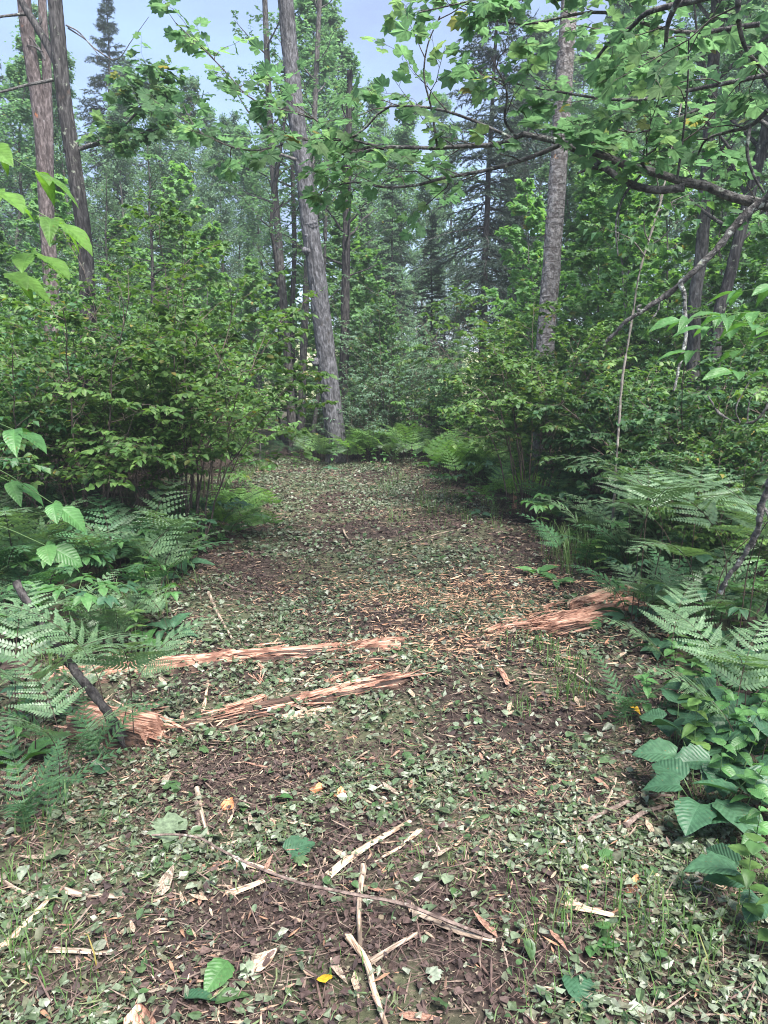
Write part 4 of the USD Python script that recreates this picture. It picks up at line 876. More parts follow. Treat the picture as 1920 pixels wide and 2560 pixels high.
own_shrub('slender leafy shrub at the foot of the leaning aspen', 880, 15.4, 217, 8, 2.1, .6, 7, 4, 8, .070, LANCE, 'aspen_leaf', r0=.006)
own_shrub('tall thin-stemmed shrub with pale small leaves right of the aspen foot', 955, 15.8, 218, 12, 4.3, 1.1, 9, 5, 10, .060, HAZEL_FEW, 'aspen_leaf', r0=.008, lat0=.2)
own_shrub('tall thin-stemmed shrub with small leaves in front of the shady spruces', 1060, 16.4, 219, 12, 4.4, 1.2, 9, 5, 10, .062, HAZEL_FEW, 'aspen_leaf', r0=.008, lat0=.15)
SHR = []
for i in range(3):
    c = proto('thicket_shrub'); shrub_into(c, 220 + i, 11, 2.4, 1.15, 9, 5, 10, .068, HAZEL_FEW, ('shrub_leaf', 'shrub_leaf_cool', 'light_leaf')[i]); SHR.append(c)
n = 0
for u, y, s in ((-160, 7.0, 1.0), (-60, 9.4, 1.2), (40, 10.6, 1.25), (250, 10.2, 1.2), (420, 10.4, 1.15), (-300, 9.0, 1.2), (150, 12.5, 1.2), (480, 13.0, 1.0), (330, 13, 1.1), (-120, 12.6, 1.3), (520, 16.0, 1.0),
                (1450, 10.6, 1.1), (1620, 10.0, 1.15), (1780, 9.4, 1.2), (1960, 8.6, 1.2), (2080, 7.2, 1.1), (1380, 13.2, 1.1), (1540, 12.8, 1.3), (1700, 12.0, 1.3), (1880, 11.4, 1.35), (2060, 10.4, 1.3), (1180, 15.6, 1.1), (1300, 15.8, 1.2), (1000, 18.5, 1.1), (900, 19, 1.0), (800, 18.8, .9), (1900, 5.4, .62), (1780, 5.9, .7)):
    x = (u - 960) / FPX * y; n += 1
    copy(SHR[n % 3], 'thicket_shrub', 'leafy shrub deep in the ' + ('left' if u < 700 else 'right') + ' thicket' if u < 700 or u > 1400 else 'leafy shrub closing the end of the clearing', 'shrub', (x, y, float(ground_z(x, y)) - .03), n * 67 % 360, s,
         'shrubs deep in the left thicket' if u < 700 else ('shrubs deep in the right thicket' if u > 1400 else 'shrubs at the end of the clearing'))

# compound leaves that reach in from both sides, close to the camera
def ash_leaf(base, p0, p1, n_pair, size, look, seed, sag=.04, wide=1.0, face=Z):
    rng = np.random.default_rng(seed); m = (p0 + p1) / 2 + Z * sag
    pth = spline([p0, m, p1], 12)
    mesh(base, 'leaf_stalk', tubes(pth, .0019 * np.linspace(1, .55, 12), 5), 'green_stalk', smooth=True)
    for i in range(n_pair):
        p, tg = along(pth[None], np.zeros(1, int), np.array([.35 + .6 * i / max(n_pair - 1, 1)]))
        for s in (-1, 1):
            d = tg[0] * .6 + s * side_of(tg)[0] * .85 - Z * rng.uniform(.0, .25)
            put_leaf(base, BIG[rng.integers(2)], p[0], d, face + rng.normal(0, .18, 3), size * rng.uniform(.8, 1.08), look, wide)
    put_leaf(base, BIG[0], pth[-1], pth[-1] - pth[-3], face + rng.normal(0, .15, 3), size * 1.12, look, wide)
def ash_branch(name, label, stem, leaves, look, size, seed, origin=None, cat='branch', wide=.85, r=(.006, .003)):
    o = stem[0]; t = thing(name, label, cat, o)
    mesh(t, 'stem', tubes(spline(stem, 18) - o, np.linspace(r[0], r[1], 18), 6), 'green_stalk', smooth=True)
    for i, (a, b, k) in enumerate(leaves): ash_leaf(t, np.array(a) - o, np.array(b) - o, k, size, look, seed + i, wide=wide)
    return t
p = P
def sapling(label, u, y, tops, look, size, seed, name='ash_sapling', base_u=None, wide=.85):
    """a thin stem from the ground whose compound leaves end at the photo positions given"""
    bx = ((base_u if base_u is not None else u) - 960) / FPX * y
    g0 = np.array([bx, y, float(ground_z(bx, y)) - .02]); hi = max(P(a[0], a[1], y)[2] for a, b, d in tops)
    st = spline([g0, g0 + [0, .02, hi * .5], np.array([(u - 960) / FPX * y, y + .03, hi])], 24); o = g0
    t = thing(name, label, 'sapling', o)
    mesh(t, 'stem', tubes(st - o, np.linspace(.008, .003, 24), 6), 'shrub_stem', smooth=True)
    for i, (a, b, k) in enumerate(tops):
        q0 = P(a[0], a[1], y + (a[2] if len(a) > 2 else 0)); q1 = P(b[0], b[1], y + (b[2] if len(b) > 2 else 0))
        j = np.argmin(np.abs(st[:, 2] - q0[2] + .03))
        ash_leaf(t, st[j] - o, q1 - o, k, size, look, seed + i, wide=wide, face=unit(Z + [0, -.25, 0]))
    return t
sapling('ash sapling with bright yellow-green compound leaves at the left edge, before the poplar', -230, 1.95, [((-60, 420), (150, 560, -.1), 3), ((-60, 640), (95, 640, -.2), 2), ((-60, 560), (40, 690, .1), 3), ((-60, 300), (110, 440, .15), 3), ((-60, 520), (-10, 480, -.25), 2)], 'bright_leaf', .095, 301)
sapling('leafy seedling with broad drooping pale leaves low at the left edge, above the ferns', -230, 1.9, [((-60, 1120), (150, 1270, 0), 2), ((-60, 1290), (130, 1370, .0), 2), ((-60, 1060), (50, 1080, -.05), 2), ((-60, 1180), (40, 1210, .05), 2)], 'herb_leaf', .078, 311, wide=.95)
sapling('ash sapling with long pale green leaflets at the right edge, beside the hanging twig', 2080, 2.6, [((1960, 840), (1760, 820, .1), 4), ((1960, 780), (1700, 800, .0), 4), ((1960, 900), (1800, 790, -.1), 4), ((1960, 760), (1840, 730, .2), 3), ((1960, 900), (1720, 880, .1), 3), ((1960, 960), (1830, 930, -.1), 3)], 'herb_leaf', .095, 321, wide=.72)

# ------------------------------------------------------------------ ferns
BRK = [fern_class('bracken', 400 + i, 3, 'fern', stipe=.50, blade=.62, n_pair=11, L0=.30, el0=84, el1=-14, dens=17, w=.030, az=(a, a + 2.2, a - 2.0)) for i, a in enumerate((0.0, .7))]
BRT = [fern_class('tall_bracken', 405 + i, 3, 'fern', stipe=.88, blade=.72, n_pair=11, L0=.36, el0=86, el1=-18, dens=18, w=.032, az=(a, a + 2.0, a - 1.9), r=.0042) for i, a in enumerate((0.0, .6))]
LADY = [fern_class('lady_fern', 410 + i, 7, 'fern_dark', stipe=.12, blade=.70, n_pair=16, L0=.16, kind='lady', el0=78, el1=8, dens=13, w=.018, stalk='green_stalk') for i in range(2)]
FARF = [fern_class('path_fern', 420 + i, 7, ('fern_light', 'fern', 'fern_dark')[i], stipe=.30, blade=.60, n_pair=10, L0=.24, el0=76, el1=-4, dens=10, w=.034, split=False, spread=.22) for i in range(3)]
def fern(cls, name, label, x, y, rz, s=1.0, group=None, tilt=(0, 0), dz=0.0):
    copy(cls, name, label, 'fern', (x, y, float(ground_z(x, y)) - .02 + dz), rz, s, group, tilt)
for i, (u, y, rz, s, c, lab) in enumerate((
    (230, 3.15, 40, .88, BRK[0], 'pale green bracken frond standing over the leaning pole at the left'),
    (30, 3.0, 70, .92, BRK[1], 'bracken at the left edge beside the foot of the drooping seedling'),
    (75, 2.75, 5, .66, BRK[0], 'dark bracken low in front of the leaning pole'),
    (150, 3.35, -50, .60, BRK[1], 'small bracken whose frond hangs over the broken stump on the left'),
    (10, 2.5, -40, .62, LADY[0], 'dense dark fern at the lower left edge, lowest on that side'),
    (170, 2.95, 20, .60, LADY[1], 'arching dark fern in front of the leaning pole'),
    (1640, 4.7, 165, 1.02, BRT[0], 'tall bracken with level pale fronds in front of the right thicket'),
    (1800, 4.3, 190, .98, BRT[1], 'broad bracken above the crooked dead branch on the right'),
    (1930, 4.0, 150, 1.02, BRT[0], 'tallest bracken at the right edge of the photo'),
    (1640, 4.6, 200, .62, BRK[1], 'small silvery bracken leaning over the end of the splintered wood'),
    (1760, 3.5, 175, .78, BRK[0], 'bracken with black stalks right of the splintered wood'),
    (1880, 3.15, 195, .82, BRK[1], 'bracken in front of the dark trunk at the right edge'),
    (1960, 2.75, 170, .80, BRK[0], 'bracken hanging in from the right edge over the big leaves'),
    (1610, 3.3, 215, .55, LADY[0], 'drooping fern between the big leaves and the litter on the right'),
    (1700, 5.6, 30, .9, BRK[0], 'bracken in the shade under the right thicket'),
    (1490, 6.6, 120, .75, BRK[1], 'bracken at the foot of the right thicket, near the middle'),
    (1850, 5.4, 240, 1.1, BRT[1], 'bracken deep in the shade behind the tall ones at the right'),
    (1720, 5.0, 130, 1.0, BRT[1], 'tall bracken between the hanging twig and the level pale fronds'),
    (1600, 6.0, 185, .85, BRT[0], 'tall bracken reaching furthest towards the path, below the right shrubs'))):
    fern(c, 'bracken_fern' if c in BRK + BRT else 'lady_fern', lab, (u - 960) / FPX * y, y, rz, s)
rr = np.random.default_rng(77)
def patch(n, u0, u1, y0, y1, cls, label, group, s=(.75, 1.1)):
    for i in range(n):
        y = rr.uniform(y0, y1); u = rr.uniform(u0, u1)
        fern(cls[i % len(cls)], 'path_fern', label, (u - 960) / FPX * y, y, rr.uniform(0, 360), rr.uniform(*s), group)
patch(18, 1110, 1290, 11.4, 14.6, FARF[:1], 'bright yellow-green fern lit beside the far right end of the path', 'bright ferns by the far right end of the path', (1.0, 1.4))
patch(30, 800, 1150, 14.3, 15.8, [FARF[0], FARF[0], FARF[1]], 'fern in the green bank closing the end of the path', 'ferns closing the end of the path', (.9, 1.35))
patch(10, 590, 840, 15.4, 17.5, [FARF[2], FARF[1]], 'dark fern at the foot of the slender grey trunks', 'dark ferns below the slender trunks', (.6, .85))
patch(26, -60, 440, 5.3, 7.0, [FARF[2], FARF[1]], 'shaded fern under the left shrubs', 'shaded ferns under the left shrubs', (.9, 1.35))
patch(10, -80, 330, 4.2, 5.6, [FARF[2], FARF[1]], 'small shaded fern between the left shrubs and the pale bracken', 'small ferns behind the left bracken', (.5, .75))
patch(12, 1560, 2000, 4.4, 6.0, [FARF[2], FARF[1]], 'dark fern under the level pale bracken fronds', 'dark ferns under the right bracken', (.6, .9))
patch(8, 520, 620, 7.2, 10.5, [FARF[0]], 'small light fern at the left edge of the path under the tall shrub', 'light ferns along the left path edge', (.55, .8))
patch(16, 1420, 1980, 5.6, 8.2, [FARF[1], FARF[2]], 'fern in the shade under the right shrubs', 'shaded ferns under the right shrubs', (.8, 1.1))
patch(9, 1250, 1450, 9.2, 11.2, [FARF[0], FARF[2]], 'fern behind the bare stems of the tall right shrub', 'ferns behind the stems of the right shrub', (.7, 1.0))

# ------------------------------------------------------------------ low leafy plants
SPR_ = [sprig_class('leafy_sprig', 500 + i, ('herb_leaf', 'herb_leaf', 'shrub_leaf')[i], n_pair=5, H=.42, size=.088) for i in range(3)]
SAR = [sarsa_class('sarsaparilla', 510 + i, ('herb_leaf', 'herb_dark')[i]) for i in range(2)]
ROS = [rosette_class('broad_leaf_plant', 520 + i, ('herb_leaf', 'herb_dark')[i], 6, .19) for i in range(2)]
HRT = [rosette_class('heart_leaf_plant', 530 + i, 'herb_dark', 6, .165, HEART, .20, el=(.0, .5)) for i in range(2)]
def herb(cls, name, label, u, v, rz, s=1.0, group=None, dz=0):
    g = G(u, v); copy(cls, name, label, 'plant', (g[0], g[1], float(ground_z(g[0], g[1])) - .01 + dz), rz, s, group)
for i, (c, nm, u, v, rz, s, lab) in enumerate((
    (SPR_[0], 'leafy_sprig', 1795, 1960, 20, 1.0, 'bright upright plant with paired leaves among the big dark leaves at the lower right'),
    (SPR_[1], 'leafy_sprig', 1620, 1790, 70, .80, 'leafy sprig at the edge of the litter beside the yellow leaf on the right'),
    (SPR_[0], 'leafy_sprig', 1745, 1740, 130, .95, 'upright leafy plant behind the big dark leaves, below the bracken'),
    (SPR_[1], 'leafy_sprig', 1870, 1830, 200, 1.0, 'paired-leaf plant in front of the dark trunk at the right edge'),
    (SPR_[2], 'leafy_sprig', 1690, 1660, 15, .8, 'leafy sprig right behind the splintered wood on the right'),
    (SPR_[0], 'leafy_sprig', 1890, 2180, 300, .85, 'leafy plant low at the right edge, above the pale twigs'),
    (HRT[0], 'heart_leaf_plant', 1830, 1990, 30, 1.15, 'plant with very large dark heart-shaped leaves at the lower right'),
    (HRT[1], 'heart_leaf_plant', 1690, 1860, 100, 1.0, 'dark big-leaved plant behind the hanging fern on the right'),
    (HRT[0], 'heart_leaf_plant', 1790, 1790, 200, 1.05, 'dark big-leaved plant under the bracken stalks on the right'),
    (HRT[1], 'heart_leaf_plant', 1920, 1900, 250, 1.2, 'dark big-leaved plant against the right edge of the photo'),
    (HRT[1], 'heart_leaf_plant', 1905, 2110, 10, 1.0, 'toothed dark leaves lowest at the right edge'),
    (HRT[0], 'heart_leaf_plant', 1760, 2060, 330, 1.05, 'big dark leaves just above the long sticks at the right'),
    (SPR_[1], 'leafy_sprig', 1840, 2080, 110, .95, 'leafy plant between the big dark leaves and the right edge'),
    (SPR_[0], 'leafy_sprig', 1700, 1930, 40, .85, 'leafy sprig in front of the hanging fern at the right'),
    (SPR_[2], 'leafy_sprig', 1860, 2330, 80, .8, 'leafy sprig at the right edge below the thin pale stick'),
    (HRT[1], 'heart_leaf_plant', 1900, 2290, 200, .8, 'dark heart-shaped leaves at the right edge near the bottom'),
    (SPR_[2], 'leafy_sprig', 1935, 2420, 10, .8, 'leafy sprig lowest at the right edge'),
    (ROS[0], 'broad_leaf_plant', 300, 1545, 0, 1.0, 'broad glossy leaves at the left path edge under the ferns'),
    (ROS[1], 'broad_leaf_plant', 380, 1480, 60, 1.1, 'clump of broad leaves below the tall left shrub'),
    (ROS[0], 'broad_leaf_plant', 445, 1430, 130, 1.2, 'clump of broad green leaves at the foot of the tall left shrub stems'),
    (ROS[0], 'broad_leaf_plant', 45, 1890, 220, 1.0, 'broad leaves low at the left edge beneath the dark ferns'),
    (ROS[1], 'broad_leaf_plant', 1480, 1420, 80, 1.15, 'broad leaves at the right path edge beyond the splintered wood'),
    (ROS[0], 'broad_leaf_plant', 1560, 1440, 10, 1.2, 'broad upright leaves behind the silvery bracken'),
    (ROS[0], 'broad_leaf_plant', 1400, 1360, 190, 1.1, 'low broad leaves where the right thicket meets the path'),
    (SAR[0], 'sarsaparilla_plant', 260, 1480, 0, 1.0, 'five-fingered plant under the left shrubs, above the ferns'),
    (SAR[0], 'sarsaparilla_plant', 160, 1540, 50, 1.1, 'five-fingered plant behind the pale bracken on the left'),
    (SAR[1], 'sarsaparilla_plant', 480, 1400, 100, .95, 'five-fingered plant among the stems of the tall left shrub'),
    (SAR[0], 'sarsaparilla_plant', 1590, 1420, 20, 1.3, 'fresh green five-fingered plant under the level bracken fronds'),
    (SAR[1], 'sarsaparilla_plant', 1440, 1350, 70, 1.2, 'five-fingered plant at the foot of the right thicket'))):
    herb(c, nm, lab, u, v, rz, s)
def herb_patch(n, u0, u1, v0, v1, label, group, cls, s=(.6, 1.1), seed=0):
    r = np.random.default_rng(seed)
    for i in range(n):
        herb(cls[i % len(cls)], 'low_plant', label, r.uniform(u0, u1), r.uniform(v0, v1), r.uniform(0, 360), r.uniform(*s), group)
herb_patch(44, -60, 440, 1390, 1640, 'low leafy plant in the shade under the left shrubs', 'low plants under the left shrubs', SAR + ROS + SPR_[1:], seed=1)
herb_patch(40, 1330, 1850, 1320, 1470, 'low leafy plant in the shade at the foot of the right thicket', 'low plants under the right thicket', SAR + ROS + SPR_, seed=2)
herb_patch(24, 560, 1180, 1150, 1185, 'low leafy plant along the end of the clearing', 'low plants closing the clearing', ROS + SPR_, (.8, 1.4), 3)
herb_patch(22, 1100, 1300, 1160, 1300, 'low leafy plant along the right path edge', 'low plants along the right path edge', ROS + SPR_ + SAR, (.6, 1.1), 4)
herb_patch(24, 330, 500, 1330, 1440, 'broad leafy plant at the foot of the tall left shrub', 'plants at the foot of the tall left shrub', ROS + SAR + SPR_, (.9, 1.4), 9)
herb_patch(24, 480, 620, 1180, 1370, 'low leafy plant along the left path edge', 'low plants along the left path edge', ROS + SPR_ + SAR, (.6, 1.0), 5)
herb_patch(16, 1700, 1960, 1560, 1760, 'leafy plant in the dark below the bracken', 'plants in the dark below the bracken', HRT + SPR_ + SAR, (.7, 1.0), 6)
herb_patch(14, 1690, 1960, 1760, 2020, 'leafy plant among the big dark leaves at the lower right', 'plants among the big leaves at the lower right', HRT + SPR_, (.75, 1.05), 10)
herb_patch(26, 1560, 2000, 1480, 1640, 'leafy plant in the gaps under the right bracken', 'plants in the gaps under the right bracken', SAR + SPR_ + ROS, (.7, 1.1), 7)
herb_patch(10, -60, 160, 1700, 1900, 'leafy plant beneath the dark ferns at the lower left', 'plants beneath the lower left ferns', SPR_ + SAR, (.5, .8), 8)
rgr = np.random.default_rng(88); gp = []
for u0, u1, v0, v1, n, h in ((260, 470, 1430, 1560, 14, .20), (1380, 1640, 1350, 1450, 34, .30), (930, 1250, 1150, 1330, 40, .20), (560, 700, 1150, 1200, 20, .2), (60, 240, 1560, 1690, 8, .2), (1280, 1480, 1600, 1760, 12, .12), (0, 300, 1950, 2500, 14, .10), (1300, 1920, 2150, 2500, 22, .12), (600, 1300, 1850, 2500, 12, .07)):
    for _ in range(n):
        g = G(rgr.uniform(u0, u1), rgr.uniform(v0, v1)); v, f = grass_geo(rgr, 14, .06, h * rgr.uniform(.6, 1.3), .0028 if v0 < 1800 else .0020)
        gp.append((v + [g[0], g[1], float(ground_z(g[0], g[1]))], f))
mesh('/World', 'grass', join(gp), 'grass', label='tufts of green grass growing at the path edges', cat='grass', kind='stuff')

# ------------------------------------------------------------------ what lies on the path
rl = np.random.default_rng(99)
EDGE_L = np.array([G(u, v)[:2] for u, v in ((-500, 2900), (-260, 2300), (-60, 1980), (60, 1780), (190, 1640), (330, 1540), (440, 1440), (520, 1380), (560, 1280), (585, 1200), (600, 1162))])
EDGE_R = np.array([G(u, v)[:2] for u, v in ((2400, 2900), (2120, 2420), (1900, 2180), (1740, 2010), (1600, 1760), (1560, 1560), (1500, 1450), (1330, 1350), (1180, 1270), (1110, 1200), (1060, 1162))])
def inside(x, y, pad=0.0):
    l = np.interp(y, EDGE_L[:, 1], EDGE_L[:, 0]); r = np.interp(y, EDGE_R[:, 1], EDGE_R[:, 0])
    return (x > l - pad) & (x < r + pad)
def scatter(n, y0, y1, pad=.25, power=1.0, keep=None):
    """n spots on the path between depths y0 and y1, denser near y0"""
    out = np.zeros((0, 2))
    while len(out) < n:
        y = y0 + (y1 - y0) * rl.uniform(0, 1, 4 * n) ** power; x = rl.uniform(-4.5, 4.5, 4 * n)
        k = inside(x, y, pad)
        if keep is not None: k &= rl.uniform(0, 1, 4 * n) < keep(x, y)
        out = np.vstack([out, np.stack([x, y], 1)[k]])
    return out[:n]
def zone(x, y, seed, sc=1.1, lo=.42, hi=.6):
    p = np.stack([x * sc, y * sc * .8, 0 * x], -1)
    return np.clip((meshkit.fbm(p, 3, seed) - lo) / (hi - lo), 0, 1)
def frag(n, seed):
    r = np.random.default_rng(seed); a = np.sort(r.uniform(0, 2 * np.pi, n)); q = r.uniform(.35, .62, n)
    v, f = fan(np.stack([q * np.cos(a) * 1.15, q * np.sin(a) * .8], 1)); v[1:, 2] = r.normal(0, .10, n) + .18 * v[1:, 0] ** 2; v[:, 0] += .5
    return v, f
FRAGS = [frag(k, i) for i, k in enumerate((5, 6, 6, 7, 7, 8))]
CURLED = [ovate([.3, .65], [.26, .24], f, d) for f, d in ((.35, .3), (-.3, -.25), (.5, .1), (-.15, .45))]
def sliver(seed):
    r = np.random.default_rng(seed); t = np.array([0, .25, .6, 1.0]); w = np.array([.25, 1, .8, .1]) * .5; y = np.cumsum(r.normal(0, .10, 4))
    v = []
    for a, b, c in zip(t, w, y): v += [[a, c - b, r.normal(0, .06)], [a, c + b, r.normal(0, .06)], [a, c + b * .2, -.35 * b - .1]]
    v = np.array(v); f = []
    for i in range(3):
        k = 3 * i
        for a, b in ((0, 1), (1, 2), (2, 0)): f += [[k + a, k + b, k + 3 + b], [k + a, k + 3 + b, k + 3 + a]]
    return v, np.array(f)
SLIV = [sliver(s) for s in range(6)]
def lay(tmpls, xy, size, tilt, z, wide=1.0, slim=False):
    n = len(xy); a = rl.uniform(0, 2 * np.pi, n)
    ax = np.stack([np.cos(a), np.sin(a), rl.normal(0, tilt * .6, n)], -1); nr = unit(Z + rl.normal(0, tilt, (n, 3)))
    flip = rl.uniform(0, 1, n) < .35; nr[flip] *= -1
    p = np.stack([xy[:, 0], xy[:, 1], ground_z(xy[:, 0], xy[:, 1]) + z], -1)
    return place_mixed(tmpls, rl, p, ax, nr, size, wide, slim)
def sz(n, a, b): return a * (b / a) ** rl.uniform(0, 1, n)
SCUFF = [(G(u, v)[:2], sx, sy) for u, v, sx, sy in ((1110, 1310, .55, .45), (960, 1192, 1.0, .5), (1190, 1185, .8, .4), (730, 1430, .5, .35), (820, 1270, .35, 1.0), (85, 2120, .22, .14), (660, 2270, .16, .12), (1250, 2215, .25, .14), (1215, 1690, .22, .14), (1240, 1790, .5, .16), (1160, 1590, .35, .2), (560, 1350, .4, .5), (1130, 2370, .3, .12), (950, 1850, .3, .15))]
def scuff(x, y):
    w = .7 + .6 * meshkit.fbm(np.stack([x * 4, y * 4, 0 * x], -1), 3, 6)
    return np.clip(sum(np.exp(-(((x - c[0]) / sx) ** 2 + ((y - c[1]) / sy) ** 2)) for c, sx, sy in SCUFF) * w, 0, 1)
bare = lambda x, y: 1 - .88 * scuff(x, y)
clump = lambda x, y: .25 + .75 * zone(x, y, 61, 5.5, .40, .62)
green = lambda x, y: (.10 + .90 * zone(x, y, 21, 1.3, .40, .56)) * clump(x, y) * bare(x, y)
brown = lambda x, y: (.15 + .85 * (1 - zone(x, y, 21, 1.3, .40, .58))) * (.4 + .6 * zone(x, y, 44, 6, .4, .6)) * (.5 + .5 * bare(x, y))
fibre = lambda x, y: (.2 + .8 * zone(x, y, 71, 1.6, .40, .60)) * bare(x, y)
def woody(x, y):
    d = np.exp(-(((x - .95) / .75) ** 2 + ((y - 5.0) / .7) ** 2)) + .8 * np.exp(-(((x - .3) / .9) ** 2 + ((y - 5.6) / .5) ** 2)) + .6 * np.exp(-(((x - .1) / .5) ** 2 + ((y - 4.4) / .35) ** 2))
    return np.clip(d, 0, 1)
B = []
def stuff(name, label, cat, parts, look): mesh('/World', name, join(parts), look, label=label, cat=cat, kind='stuff')
def bands(total, near, keep=None, pad=.3):
    """spots in three bands of depth; the bits farther off are fewer"""
    return [scatter(int(total * f), a, b, pad, 1.0, keep) for f, a, b in ((near, 1.25, 3.2), (.30, 3.2, 6.5), (.7 - near, 6.5, 16.0))]
L3 = bands(42000, .36, green)
stuff('leaf_litter', 'shredded green leaf pieces strewn all over the path', 'leaf litter', [lay(FRAGS, p, sz(len(p), a, b), .48, rl.uniform(.004, .042, len(p))) for p, a, b in zip(L3, (.009, .012, .022), (.036, .044, .056))], 'leaf_bits')
L3 = bands(5200, .38, green)
stuff('fallen_leaves', 'whole fallen green leaves strewn over the path', 'leaves', [lay(CURLED + HAZEL, p, sz(len(p), a, b), .50, rl.uniform(.008, .045, len(p)), 1.0) for p, a, b in zip(L3, (.016, .022, .035), (.046, .055, .07))], 'leaf_whole')
L3 = bands(17000, .38, brown)
stuff('brown_litter', 'dead brown leaf scraps lying on the path', 'leaf litter', [lay(FRAGS + CURLED, p, sz(len(p), a, b), .55, rl.uniform(.002, .030, len(p))) for p, a, b in zip(L3, (.008, .010, .02), (.034, .042, .055))], 'brown_bits')
L3 = bands(15000, .42, fibre)
stuff('wood_chips', 'pale wood slivers and chips scattered over the path', 'wood chips', [lay(SLIV, p, sz(len(p), a, b), .14, rl.uniform(.006, .028, len(p)), rl.uniform(.06, .22, len(p)), True) for p, a, b in zip(L3, (.010, .012, .03), (.060, .075, .10))], 'chip_bits')
p = scatter(5000, 3.6, 7.0, .3, 1.0, woody)
stuff('wood_shreds', 'orange wood shreds spread around the shattered logs', 'wood shreds', [lay(SLIV, p, sz(len(p), .012, .08), .2, rl.uniform(.008, .045, len(p)), rl.uniform(.06, .2, len(p)), True)], 'orange_bits')
L3 = bands(20000, .42)
NEED = [(np.array([[0, -.012, 0], [0, .012, 0], [.5, .02, .05], [.5, .044, .05], [1, .0, 0]], float), np.array([[0, 2, 3], [0, 3, 1], [2, 4, 3]]))]
stuff('twig_litter', 'fine dark twigs and broken stalks lying in the litter', 'twigs', [lay(SLIV[:3], p, sz(len(p), .03, .13), .16, rl.uniform(.006, .03, len(p)), rl.uniform(.02, .055, len(p)), True) for p in L3], 'twig_bits')
L3 = bands(15000, .40, green)
stuff('cut_grass', 'cut grass blades and fern shreds mixed into the litter', 'cut grass', [lay(NEED, p, sz(len(p), .02, .085), .25, rl.uniform(.008, .035, len(p)), rl.uniform(1.5, 3.5, len(p))) for p in L3], 'grass_bits')
L3 = bands(5200, .4, lambda x, y: .06 + scuff(x, y))
CLOD = (trimesh.creation.icosphere(1).vertices * [1, .8, .55] * (1 + .35 * np.random.default_rng(4).normal(0, 1, (42, 1)).clip(-1, 1)), trimesh.creation.icosphere(1).faces)
stuff('soil_crumbs', 'dark crumbs of torn soil on the path', 'soil', [lay([CLOD], p, sz(len(p), a, b), .3, rl.uniform(-.002, .008, len(p))) for p, a, b in zip(L3, (.003, .004, .008), (.013, .018, .04))], 'soil_bits')

xs, ys = rl.uniform(-7, 7, 26000), rl.uniform(1.2, 17, 26000); k = ~inside(xs, ys, .1); p = np.stack([xs[k], ys[k]], 1)
stuff('forest_litter', 'old brown leaves and twigs on the forest floor beside the path', 'leaf litter', [lay(FRAGS + CURLED, p, sz(len(p), .025, .08), .4, rl.uniform(.0, .02, len(p)))], 'dead_leaves')

TRI = [frag(3, 40), frag(4, 41), frag(4, 42)]
L3 = bands(60000, .55, lambda x, y: .45 + .55 * bare(x, y))
stuff('fine_litter', 'fine matted shreds of bark, leaf and fibre covering the soil of the path', 'leaf litter', [lay(TRI + SLIV[:1], p, sz(len(p), a, b), .3, rl.uniform(.0, .014, len(p)), rl.uniform(.2, .9, len(p))) for p, a, b in zip(L3, (.006, .010, .02), (.024, .034, .05))], 'fine_bits')

# ------------------------------------------------------------------ shattered logs, sticks and single pieces
def lie(p0, p1, lift=0.0):
    a = np.append(p0[:2], 0); b = np.append(p1[:2], 0); m = (a + b) / 2; L = np.linalg.norm(b - a)
    m[2] = float(ground_z(m[0], m[1])) + lift
    return m, math.degrees(math.atan2(b[1] - a[1], b[0] - a[0])), L
def torn(L, w, h, seed, n=56, m=19, jag=.34, rough=1.5, crown=.25, taper=.08, bow=.03):
    """a torn slab along x: fibres of unequal length, ridged along the grain"""
    r = np.random.default_rng(seed); j = np.linspace(-1, 1, m); t = np.linspace(0, 1, n)
    a = -L / 2 + L * jag * r.uniform(0, 1, m) ** 2; b = L / 2 - L * jag * r.uniform(0, 1, m) ** 2
    x = a[None] + (b - a)[None] * t[:, None]
    s = np.clip(np.minimum(t, 1 - t) / taper, .0, 1) ** .6
    y = (j[None] * (.35 + .65 * s[:, None])) * w / 2 + bow * L * np.sin(t * 3.0 + seed)[:, None] * .5
    q = np.stack([x * 2.2, y * 60, 0 * x + seed], -1); q2 = np.stack([x * 7, y * 120, 0 * x + seed], -1)
    z = h * ((1 - crown * j[None] ** 2) * (.45 + .55 * s[:, None]) + rough * (meshkit.fbm(q, 3, seed) - .5) * 1.6 + .35 * rough * (meshkit.noise(q2, seed) - .5))
    z -= h * .7 * np.clip((meshkit.noise(np.stack([x * 1.6, y * 90, 0 * x + seed + 7], -1), seed + 3) - .62) * 6, 0, 1)
    z = np.maximum(z, -.02); z[:, 0] *= .2; z[:, -1] *= .2
    v = np.concatenate([np.stack([x, y, z], -1).reshape(-1, 3), np.stack([x, y, 0 * z - .03], -1).reshape(-1, 3)])
    i = np.arange(n * m).reshape(n, m); k = i + n * m
    f = [np.stack([i[:-1, :-1], i[1:, :-1], i[1:, 1:]], -1), np.stack([i[:-1, :-1], i[1:, 1:], i[:-1, 1:]], -1)]
    for e in (i[:, 0], i[::-1, -1], i[0, ::-1], i[-1]):
        d = e + n * m; f += [np.stack([e[:-1], d[1:], d[:-1]], -1), np.stack([e[:-1], e[1:], d[1:]], -1)]
    return v, np.concatenate([g.reshape(-1, 3) for g in f])
